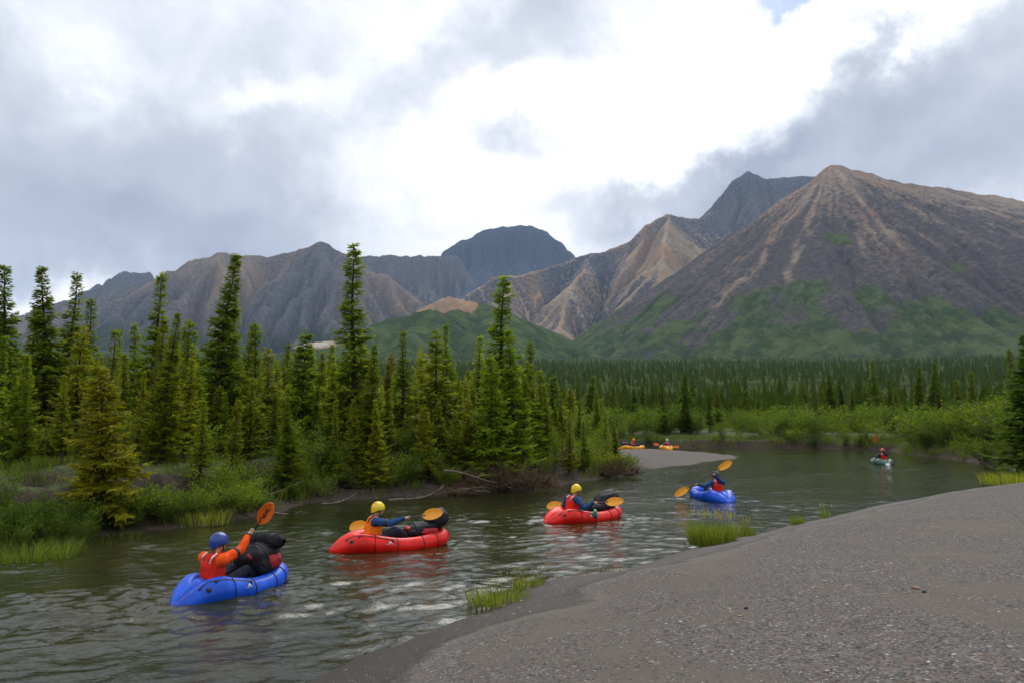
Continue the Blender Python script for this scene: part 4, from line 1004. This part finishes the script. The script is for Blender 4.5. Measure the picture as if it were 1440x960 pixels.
def loc2w(root, v):
    a = root.rotation_euler.z; return Vector((root.location.x+v[0]*math.cos(a)-v[1]*math.sin(a), root.location.y+v[0]*math.sin(a)+v[1]*math.cos(a), root.location.z+v[2]))
def w2loc(root, p):
    a = root.rotation_euler.z; dx, dy = p[0]-root.location.x, p[1]-root.location.y
    return np.array([dx*math.cos(a)+dy*math.sin(a), -dx*math.sin(a)+dy*math.cos(a), p[2]-root.location.z])

def blob_mesh(name, caps, voxel, mats, smooth=6, extra=None):
    """continuous skin over tapered capsules: (p0, r0, p1, r1) or ellipsoids (centre, (rx,ry,rz))"""
    g = Geo()
    for c in caps:
        if len(c) == 2:
            c0, rr = np.asarray(c[0], float), np.asarray(c[1], float); n, sd = 9, 14
            th = np.linspace(0, np.pi, n); pts = np.array([[c0 + rr*np.array([math.sin(t_)*math.cos(f), math.sin(t_)*math.sin(f), -math.cos(t_)]) for f in np.arange(sd)*2*np.pi/sd] for t_ in np.clip(th, .02, np.pi-.02)])
        else:
            p0, r0, p1, r1 = np.asarray(c[0], float), c[1], np.asarray(c[2], float), c[3]; ax = p1-p0; L = np.linalg.norm(ax)+1e-6; ax /= L; sd = 12
            up = np.array([1., 0, 0]) if abs(ax[2]) > .9 else np.array([0, 0, 1.]); A = np.cross(ax, up); A /= np.linalg.norm(A); B = np.cross(ax, A)
            prof = [(-r0*math.cos(q), r0*math.sin(q)) for q in (.03, .5, 1.0, 1.45)] + [(L+r1*math.cos(q), r1*math.sin(q)) for q in (1.45, 1.0, .5, .03)]
            pts = np.array([[p0+ax*u+(A*math.cos(f)+B*math.sin(f))*r for f in np.arange(sd)*2*np.pi/sd] for u, r in prof])
        n = len(pts); V = np.concatenate([pts.reshape(-1, 3), [pts[0].mean(0)], [pts[-1].mean(0)]])
        i = np.arange(n*sd).reshape(n, sd); j = np.roll(i, -1, 1)
        F = np.stack([i[:-1], j[:-1], j[1:], i[1:]], -1).reshape(-1, 4)
        F = np.concatenate([F, [(j[0][k], i[0][k], n*sd, n*sd) for k in range(sd)], [(i[-1][k], j[-1][k], n*sd+1, n*sd+1) for k in range(sd)]])
        g.add(V, F)
    o = bpy.data.objects.new('tmp', g.mesh('tmp', mats)); COL.objects.link(o)
    m = o.modifiers.new('r', 'REMESH'); m.mode = 'VOXEL'; m.voxel_size = voxel
    m = o.modifiers.new('s', 'SMOOTH'); m.iterations = smooth; m.factor = .5
    dg = bpy.context.evaluated_depsgraph_get(); me_ = bpy.data.meshes.new_from_object(o.evaluated_get(dg)); me_.name = name
    bpy.data.objects.remove(o)
    me_.materials.clear()
    for q in mats: me_.materials.append(q)
    me_.polygons.foreach_set('use_smooth', np.ones(len(me_.polygons), bool)); me_.polygons.foreach_set('material_index', np.zeros(len(me_.polygons), np.int32))
    if extra:
        bm = bmesh.new(); bm.from_mesh(me_); bm.from_mesh(extra); bm.to_mesh(me_); bm.free()
        me_.polygons.foreach_set('use_smooth', np.ones(len(me_.polygons), bool))
    me_.update(); return me_

def ik(sh, hand, l1, l2, pole):
    d = hand-sh; L = min(np.linalg.norm(d), (l1+l2)*.995); u = d/np.linalg.norm(d)
    x = (l1*l1-l2*l2+L*L)/(2*L); h = math.sqrt(max(0, l1*l1-x*x)); pl = pole-u*np.dot(pole, u); pl /= np.linalg.norm(pl)+1e-9
    return sh+u*x+pl*h

def make_person(raft, label, hands, jacket, vest, helmet, trousers=M_DKN, seat=-.36, lean=.03, head_yaw=0.0, hair=None, gloves=False, shaft_dir=None, voxel=.014, twist=0.0, vest_cut=True):
    root = empty('person', raft.location, raft.rotation_euler.z)
    z0 = .17; hip = np.array([seat, 0, z0]); ch = np.array([seat-.02+lean, 0, .50]); nk = np.array([seat+lean*1.6, 0, .66]); hd = np.array([seat+lean*2.2+.03, 0, .785])
    def tw(v): return np.array([v[0]*math.cos(twist)-v[1]*math.sin(twist), v[0]*math.sin(twist)+v[1]*math.cos(twist), v[2]])
    sh = {1: ch+tw(np.array([.0, .185, .09])), -1: ch+tw(np.array([.0, -.185, .09]))}
    kn = {s: np.array([seat+.46, .15*s, .36]) for s in (1, -1)}; ft = {s: np.array([seat+.86, .11*s, .14]) for s in (1, -1)}
    elb, wr = {}, {}
    for s in (1, -1):
        H = np.asarray(hands[s], float); v = H-sh[s]; L = np.linalg.norm(v)
        if L > .60: H = sh[s]+v*.60/L
        u = (H-sh[s])/np.linalg.norm(H-sh[s]); wr[s] = H-u*.06; elb[s] = ik(sh[s], wr[s], .29, .27, np.array([-.25, .55*s, -.8])); hands[s] = H
    def rx(c): return np.array([math.cos(head_yaw)*c[0]-math.sin(head_yaw)*c[1], math.sin(head_yaw)*c[0]+math.cos(head_yaw)*c[1], c[2]])
    H_ = lambda x, y, z: hd+rx(np.array([x, y, z]))
    body = [((hip+[0,0,.02]), (.15,.17,.12)), (hip, .13, ch, .135), (ch+[0,.07,.04], .095, ch+[0,-.07,.04], .095), (nk-[0,0,.06], .062, nk+[0,0,.07], .055),
            (H_(0,0,.015), (.092,.075,.105)), (H_(.035,0,-.055), (.058,.052,.06)), (H_(.088,0,-.01), .014, H_(.104,0,-.032), .013), (H_(0,.076,-.01), (.02,.012,.03)), (H_(0,-.076,-.01), (.02,.012,.03))]
    for s in (1, -1):
        body += [(sh[s], .062, elb[s], .046), (elb[s], .045, wr[s], .030), (wr[s], .030, hands[s], .036), (hip+[.02,.09*s,0], .085, kn[s], .062), (kn[s], .058, ft[s]+[-.05,0,0], .042), (ft[s]+[-.04,0,-.03], .04, ft[s]+[.12,0,.04], .036)]
    fg = Geo()                                     # five separate fingers closed on the shaft
    for s in (1, -1):
        sd_ = shaft_dir/np.linalg.norm(shaft_dir); fw = hands[s]-wr[s]; fw /= np.linalg.norm(fw)+1e-9; fw = fw-sd_*np.dot(fw, sd_); fw /= np.linalg.norm(fw)+1e-9; up = np.cross(fw, sd_)
        for q, (off, ln) in enumerate(((-.033,.9),(-.011,1.0),(.011,.95),(.033,.8))):
            b0 = hands[s]+sd_*off+up*.018; fg.tube([b0-fw*.01, b0+fw*.030*ln+up*.008, b0+fw*.046*ln-up*.014, b0+fw*.030*ln-up*.034, b0+fw*.008-up*.036], [.010, .0095, .009, .0085, .006], 6)
        b0 = hands[s]-sd_*.040*s; fg.tube([b0-fw*.02, b0+fw*.012-up*.018, b0+fw*.034-up*.026+sd_*.02*s], [.012, .011, .008], 6)
    link('body', blob_mesh('body', body, voxel, (M_SKIN,), 4, fg.mesh('fingers', (M_SKIN,))), root)
    jk = [((hip+[0,0,.05]), (.165,.185,.10)), (hip+[0,0,.05], .155, ch, .155), (ch+[0,.08,.045], .108, ch+[0,-.08,.045], .108), (nk-[0,0,.07], .085, nk-[0,0,.005], .068)]
    for s in (1, -1): jk += [(ch+[0,.10*s,.06], .10, sh[s], .088), (sh[s], .086, elb[s], .066), (elb[s], .066, wr[s]-(wr[s]-elb[s])*.06, .046)]
    jo = link('jacket', blob_mesh('jacket', jk, voxel, (jacket,), 3), root)
    for s in (1, -1):
        g = Geo(); d = (wr[s]-elb[s]); p0 = elb[s]+d*.90; g.tube([p0, p0+d*.10], [.050, .048], 10); link('cuff', g.mesh('cuff', (M_BLK,)), jo)
        g = Geo(); d = (elb[s]-sh[s]); p0 = sh[s]+d*.62; g.tube([p0, p0+d*.05, p0+d*.14, p0+d*.17], [.070, .079, .078, .068], 12); link('arm_band', g.mesh('arm_band', (M_BLK,)), jo)
    tr = [(hip+[0,0,-.01], (.17,.19,.11))]
    for s in (1, -1): tr += [(hip+[.02,.09*s,0], .105, kn[s], .080), (kn[s], .078, ft[s]+[-.05,0,0], .056)]
    link('trousers', blob_mesh('trousers', tr, voxel, (trousers,), 3), root)
    vs = [(hip+[-.01,0,.10], .168, ch+[-.005,0,-.02], .172), (ch+[-.01,.06,.06], .115, ch+[-.01,-.06,.06], .115), (ch+[-.02,.085,.10], .066, ch+[.02,.085,.135], .05), (ch+[-.02,-.085,.10], .066, ch+[.02,-.085,.135], .05)]
    vo = link('life_vest', blob_mesh('life_vest', vs, voxel, (vest,), 2), root)
    for zz in (.25, .33):
        g = Geo(); g.tube([np.array([seat+.175*math.cos(a), .185*math.sin(a), zz]) for a in np.linspace(-2.2, 2.2, 14)], .013, 5); link('waist_strap', g.mesh('waist_strap', (M_BLK,)), vo)
    for s in (1, -1):
        g = Geo(); g.tube([ch+np.array([-.135, .075*s, .05]), ch+np.array([-.115, .088*s, .13]), ch+np.array([-.03, .092*s, .175])], .013, 5); link('shoulder_strap', g.mesh('shoulder_strap', (M_WHT if vest is not M_ORV else M_BLK,)), vo)
    # helmet shell with rim, vents and chin strap
    g = Geo(); n, sd = 12, 22; hc = H_(-.008, 0, .030)
    pts = []
    for q in range(n):
        t_ = q/(n-1)*1.86
        row = []
        for k in range(sd):
            f = k*2*math.pi/sd; drop = -.055*max(0, -math.cos(f)) if q > n-4 else 0
            row.append(hc+rx(np.array([.134*math.sin(t_)*math.cos(f), .117*math.sin(t_)*math.sin(f), .128*math.cos(t_)+drop*(q-n+4)/3])))
        pts.append(row)
    pts = np.array(pts); i = np.arange(n*sd).reshape(n, sd); j = np.roll(i, -1, 1); g.add(pts.reshape(-1, 3), np.stack([i[:-1], i[1:], j[1:], j[:-1]], -1).reshape(-1, 4))
    ho_ = link('helmet', g.mesh('helmet', (helmet,)), root)
    g = Geo(); g.tube(np.concatenate([pts[-1], pts[-1][:1]]), .007, 5); link('rim', g.mesh('rim', (M_BLK,)), ho_)
    for f in (2.2, 2.75, -2.75, -2.2, .6, -.6):
        t_ = .72; c = hc+rx(np.array([.134*math.sin(t_)*math.cos(f), .117*math.sin(t_)*math.sin(f), .128*math.cos(t_)])); g = Geo(); disc(g, c, c-hc, .013, .001, 8); link('vent', g.mesh('vent', (M_BLK,)), ho_)
    g = Geo(); g.tube([H_(.01,.098,.0), H_(.03,.07,-.09), H_(.04,0,-.118), H_(.03,-.07,-.09), H_(.01,-.098,.0)], .008, 5); link('chin_strap', g.mesh('chin_strap', (M_BLK,)), ho_)
    if hair:
        hr = [(H_(-.075,0,-.02), .062, H_(-.10,.0,-.12), .056), (H_(-.10,.0,-.12), .056, H_(-.145,.015,-.26), .034), (H_(-.09,.04,-.04), .04, H_(-.10,.05,-.16), .028)]
        link('hair', blob_mesh('hair', hr, .012, (hair,), 2), root)
    return tag(root, label, 'person')

def make_paddle(A, B, face, mblade, label, logo=True, blade=.46, bw=.215):
    """A, B world tips; face = direction the blades look towards"""
    A, B = np.array(A), np.array(B); d = B-A; L = np.linalg.norm(d); d /= L; c = (A+B)/2
    root = empty('kayak_paddle', c); g = Geo(); g.tube([A+d*blade*.9-c, B-d*blade*.9-c], .0155, 8); link('shaft', g.mesh('shaft', (M_SHAFT,)), root)
    f = np.asarray(face, float); f = f-d*np.dot(f, d); f /= np.linalg.norm(f); sd = np.cross(d, f)
    for tip, dd in ((A, d), (B, -d)):
        prof = [(0,.02),(.015,.34),(.05,.62),(.12,.88),(.22,1.0),(.34,.92),(.42,.62),(.46,.30),(.50,.14)]
        g = Geo(); V = []
        for u, w_ in prof:
            u = u*blade/.46
            for k in (-1, -.5, 0, .5, 1):
                V.append(tip-c+dd*u+sd*(k*w_*bw*.5)+f*(.018*abs(k)*w_ - (.006 if k == 0 else 0)))
        n = len(prof); V = np.array(V); W2 = V+f*.008; i = np.arange(n*5).reshape(n, 5)
        F = np.stack([i[:-1,:-1], i[:-1,1:], i[1:,1:], i[1:,:-1]], -1).reshape(-1, 4); g.add(np.concatenate([V, W2]), np.concatenate([F, F[:, ::-1]+n*5]))
        rim = list(i[:, 0])+list(i[-1, 1:])+list(i[::-1, 4])[1:]+list(i[0, ::-1])[1:-1]; rim = np.array(rim); nx_ = np.roll(rim, -1)
        g.add(np.concatenate([V, W2]), np.stack([rim, nx_, nx_+n*5, rim+n*5], -1))
        b_ = link('blade', g.mesh('blade', (mblade,)), root)
        if logo:
            for fs in (.016, -.010):                # dark brushed mark across the blade
                s_ = Geo(); o0 = tip-c+dd*blade*.52+f*fs
                zig = [(-.10,-.25),(-.02,.05),(-.06,.25),(.02,-.05),(.06,.2),(.10,-.1),(.05,-.3),(.13,.02),(.17,.3)]
                s_.tube([o0+dd*(u*1.0-.03)+sd*v*bw*.5 for u, v in zig], .0055, 4)
                s_.tube([o0+dd*(-.12)+sd*(-.1)*bw*.5, o0+dd*(.16)+sd*(.12)*bw*.5], .004, 4); link('printed_mark', s_.mesh('printed_mark', (M_BLK,)), b_)
    return tag(root, label, 'paddle')

def bagmesh(name, c, r, m, e=2.6, seed=0, lump=.06, rot=(0,0,0)):
    g = Geo(); n, sd = 22, 30; rs_ = np.random.RandomState(seed); M_ = np.array(Matrix.Rotation(rot[2], 3, 'Z') @ Matrix.Rotation(rot[1], 3, 'Y') @ Matrix.Rotation(rot[0], 3, 'X'))
    th, f = np.meshgrid(np.linspace(.01, np.pi-.01, n), np.arange(sd)*2*np.pi/sd, indexing='ij')
    u = np.stack([np.sin(th)*np.cos(f), np.sin(th)*np.sin(f), np.cos(th)], -1); k = (np.abs(u)**e).sum(-1, keepdims=True)**(-1/e); P_ = u*k
    nz_ = fbm(P_[..., 0]*2.2+seed*3+P_[..., 2], P_[..., 1]*2.2+P_[..., 2]*1.4, seed, 4)
    P_ = P_*(1+lump*nz_[..., None]*1.6)*np.asarray(r); P_ = P_@M_.T + np.asarray(c)
    i = np.arange(n*sd).reshape(n, sd); j = np.roll(i, -1, 1); g.add(P_.reshape(-1, 3), np.stack([i[:-1], i[1:], j[1:], j[:-1]], -1).reshape(-1, 4))
    return g.mesh(name, (m,))
def pack(raft, c, r, label, roll=None, red=True, seed=1, pitch=0.0, straps=True, name='backpack'):
    root = empty(name, loc2w(raft, (c[0], c[1], 0)), raft.rotation_euler.z); cc = np.array([0, 0, c[2]])
    main = link('main_bag', bagmesh('main_bag', cc, r, M_BAG, 2.8, seed, .09, (0, pitch, 0)), root)
    if red:
        for y in (-1, 1):
            link('red_side_pocket', bagmesh('red_side_pocket', cc+[.06*seed % .1, y*r[1]*.86, -.02], (r[0]*.55, r[1]*.24, r[2]*.5), M_BAGRED, 2.4, seed+3, .1), root)
            link('mesh_pocket', bagmesh('mesh_pocket', cc+[-r[0]*.5, y*r[1]*.80, -r[2]*.3], (r[0]*.4, r[1]*.28, r[2]*.5), M_BAG, 2.4, seed+7, .12), root)
        link('red_front_pocket', bagmesh('red_front_pocket', cc+[-r[0]*.80, -.05, .02], (r[0]*.22, r[1]*.4, r[2]*.4), M_BAGRED, 2.4, seed+5, .1), root)
    if straps:
        for x in (-.45, .25):
            g = Geo(); g.tube([cc+np.array([x*r[0], r[1]*1.06*math.cos(a), r[2]*1.07*math.sin(a)]) for a in np.linspace(-.4, 3.55, 16)], .011, 5); link('strap', g.mesh('strap', (M_BLK,)), root)
    if roll:
        rc, rl, rr = roll; g = Geo(); g.tube([cc+np.array(rc)+np.array([.02*math.sin(k*2.0), y*rl, .012*math.cos(k*1.7)]) for k, y in enumerate(np.linspace(-1, 1, 9))], [rr*.3]+[rr*(.94+.08*(k % 2)) for k in range(7)]+[rr*.3], 16); link('foam_roll', g.mesh('foam_roll', (M_PAD,)), root)
        for y in (-.5, .45):
            g = Geo(); a = np.linspace(0, 6.283, 15); g.tube([cc+np.array(rc)+np.array([rr*1.06*math.cos(q), y*rl, rr*1.06*math.sin(q)]) for q in a], .010, 5); link('roll_strap', g.mesh('roll_strap', (M_BLK,)), root)
    return tag(root, label, 'backpack')

def on_line(A, B, s):
    A, B = np.array(A), np.array(B); d = (B-A)/np.linalg.norm(B-A); return A+d*s, d
def crew(raft, tipA, tipB, sR, sL, blade_m, plabel, face, label, **kw):
    """tipA: blade held on the right side of the paddler"""
    hR, d = on_line(tipA, tipB, sR); hL, _ = on_line(tipA, tipB, sL)
    th = raft.rotation_euler.z; dl = np.array([d[0]*math.cos(th)+d[1]*math.sin(th), -d[0]*math.sin(th)+d[1]*math.cos(th), d[2]])
    make_person(raft, label, {-1: w2loc(raft, hR), 1: w2loc(raft, hL)}, shaft_dir=dl, **kw)
    return make_paddle(tipA, tipB, face, blade_m, plabel, blade_m is M_BLADE_O)
def extend(U, d, L):
    d = np.array(d, float); d /= np.linalg.norm(d); return np.array(U)+d*L

# nearest blue raft
rA_ = make_raft((-4.0, 10.48), 65, M_BLUE, 'blue inflatable packraft carrying the paddler in orange jacket', scale=.83)
U = np.array(atd(384, 707, 10.35))
crew(rA_, U, extend(U, (-.57, .51, -.64), 2.12), .60, 1.32, M_BLADE_O, 'bright orange paddle raised beside the blue helmet', (.25, -1, .25),
     'person in blue helmet and orange jacket paddling the blue raft with black and red pack', jacket=M_ORJ, vest=M_REDV, helmet=M_HBLUE, hair=M_HAIR, head_yaw=-.25)
pack(rA_, (.47, -.04, .46), (.28, .29, .22), 'large black and red backpack with dark roll lashed on blue raft', ((.10, -.02, .25), .36, .10), True, 2, -.25)
# red raft of the paddler in the orange vest
rB_ = make_raft(at(550, 769), 24, M_RED, 'red inflatable packraft carrying the paddler in the orange vest')
tA, tB = np.array(atd(623, 720, 13.45)), np.array(atd(479, 743, 14.75))
crew(rB_, tA, extend(tA, tB-tA, min(2.35, np.linalg.norm(tB-tA))), .72, 1.42, M_BLADE_Y, 'amber paddle held by the yellow helmet paddler in orange vest', (.1, -1, .35),
     'person in yellow helmet and orange vest over navy sleeves paddling a red raft', jacket=M_NAVY, vest=M_ORV, helmet=M_HYEL, head_yaw=-.1)
pack(rB_, (.60, .02, .37), (.34, .25, .13), 'black and red pack lashed flat on the red raft of the orange vest paddler', None, True, 5, -.2)
link_bag = lambda raft, c, r, label, seed, rot: tag(link('dry_bag', bagmesh('dry_bag', (0, 0, 0), r, M_BAG, 2.3, seed, .10, rot)), label, 'bag')
o = link_bag(rB_, None, (.24, .23, .19), 'rounded black bag at the bow of the orange vest paddler\'s raft', 8, (0, -.5, 0)); o.location = loc2w(rB_, (.92, .0, .55)); o.rotation_euler.z = R(24)
# red raft with the teal bottle
rC_ = make_raft(at(820, 730.5), 34, M_RED, 'red inflatable packraft with a teal bottle hanging on its side')
tA, tB = np.array(atd(877, 704, 16.9)), np.array(atd(769, 711, 18.25))
crew(rC_, tA, extend(tA, tB-tA, min(2.35, np.linalg.norm(tB-tA))), .75, 1.45, M_BLADE_Y, 'amber paddle held level across the red raft with the teal bottle', (.1, -1, .35),
     'person in yellow helmet and navy jacket leaning forward in the raft with the teal bottle', jacket=M_NAVY, vest=M_REDV, helmet=M_HYEL, head_yaw=-.2, lean=.06)
pack(rC_, (.62, 0, .34), (.34, .25, .12), 'low dark pack on the red raft with the teal bottle', None, False, 6, -.1)
o = link_bag(rC_, None, (.34, .27, .20), 'large domed black bag on the bow of the raft with the teal bottle', 9, (0, -.45, 0)); o.location = loc2w(rC_, (.78, .03, .50)); o.rotation_euler.z = R(34)
g = Geo(); g.tube([(0,0,-.13),(0,0,-.12),(0,0,.06),(0,0,.08)], [.02,.055,.058,.03], 14); bo = empty('water_bottle', loc2w(rC_, (-.08, -.55, .27))); bo.rotation_euler = (R(35), R(-38), R(34))
link('bottle_body', g.mesh('bottle_body', (M_TEAL,)), bo); g = Geo(); g.tube([(0,0,.078),(0,0,.13),(0,0,.135)], [.042,.042,.01], 12); link('cap', g.mesh('cap', (M_LIME,)), bo); tag(bo, 'teal bottle with green cap hanging on the side of a red raft', 'bottle')
# second blue raft, stern on
rD_ = make_raft(at(1002, 701), 99, M_BLUE, 'blue packraft seen from its stern with a paddler in red vest')
tA, tB = np.array(atd(1029, 648, 21.75)), np.array(atd(956, 692, 21.95))
crew(rD_, tA, extend(tA, tB-tA, 2.0), .68, 1.40, M_BLADE_Y, 'amber paddle slanting across the back of the navy jacket paddler', (.1, -1, .3),
     'person in black helmet, navy jacket and red vest paddling away in the blue raft', jacket=M_NAVY, vest=M_REDV, helmet=M_HBLK, head_yaw=.2)
# dark raft far along the river
rE_ = make_raft(at(1240, 652), 78, M_GRN, 'dark green raft with pale stern near the far willows', True)
i_ = [hull_pt(k, a, .004) for k in (0,) for a in (0,)]
g = Geo(); sd = 14; rows = [74, 75, 0, 1, 2]; V = np.array([[hull_pt(k, j*2*math.pi/sd, .005) for j in range(sd)] for k in rows]); i = np.arange(len(rows)*sd).reshape(len(rows), sd); j = np.roll(i, -1, 1)
g.add(V.reshape(-1, 3), np.stack([i[:-1], j[:-1], j[1:], i[1:]], -1).reshape(-1, 4)); link('pale_stern_cap', g.mesh('pale_stern_cap', (M_WHT,)), rE_)
U = np.array(atd(1229, 612, 38.9))
crew(rE_, U, extend(U, (.42, .45, -.80), 2.05), .62, 1.25, M_BLADE_O, 'orange paddle held upright by the red helmet paddler', (.2, -1, .2),
     'person in red helmet and red vest paddling the dark raft near the far shore', jacket=M_TEALJ, vest=M_REDV, helmet=M_HRED, voxel=.02)
o = link_bag(rE_, None, (.26, .24, .2), 'dark bundle on the dark green raft', 11, (0, -.3, 0)); o.location = loc2w(rE_, (.5, -.1, .42))
# yellow rafts in the back channel
rF = make_raft(at(937, 631), 93, M_YEL, 'yellow raft seen end on behind the gravel spit', False)
U = np.array(atd(955, 628, 59.6)); crew(rF, U, extend(U, (-1, .2, .12), 2.1), .72, 1.38, M_BLADE_O, 'paddle of the end-on yellow raft', (0, -1, .3),
     'person in pale helmet sitting in the end-on yellow raft behind the spit', jacket=M_TEALJ, vest=M_REDV, helmet=plain('pale_helmet', (.5,.45,.4), .4), voxel=.024)
rG = make_raft(at(888, 630.6), 8, M_YEL, 'yellow raft seen side on behind the willows of the point', False)
U = np.array(atd(888, 620, 60.5)); crew(rG, U, extend(U, (.55, .5, -.55), 2.1), .72, 1.38, M_BLADE_O, 'paddle of the side-on yellow raft', (0, -1, .3),
     'person in orange helmet sitting in the side-on yellow raft', jacket=M_TEALJ, vest=M_REDV, helmet=M_BLADE_O, voxel=.024, seat=.12)
o = link_bag(rG, None, (.42, .26, .2), 'dark bundle lashed on the side-on yellow raft', 13, (0, 0, 0)); o.location = loc2w(rG, (-.55, 0, .42))
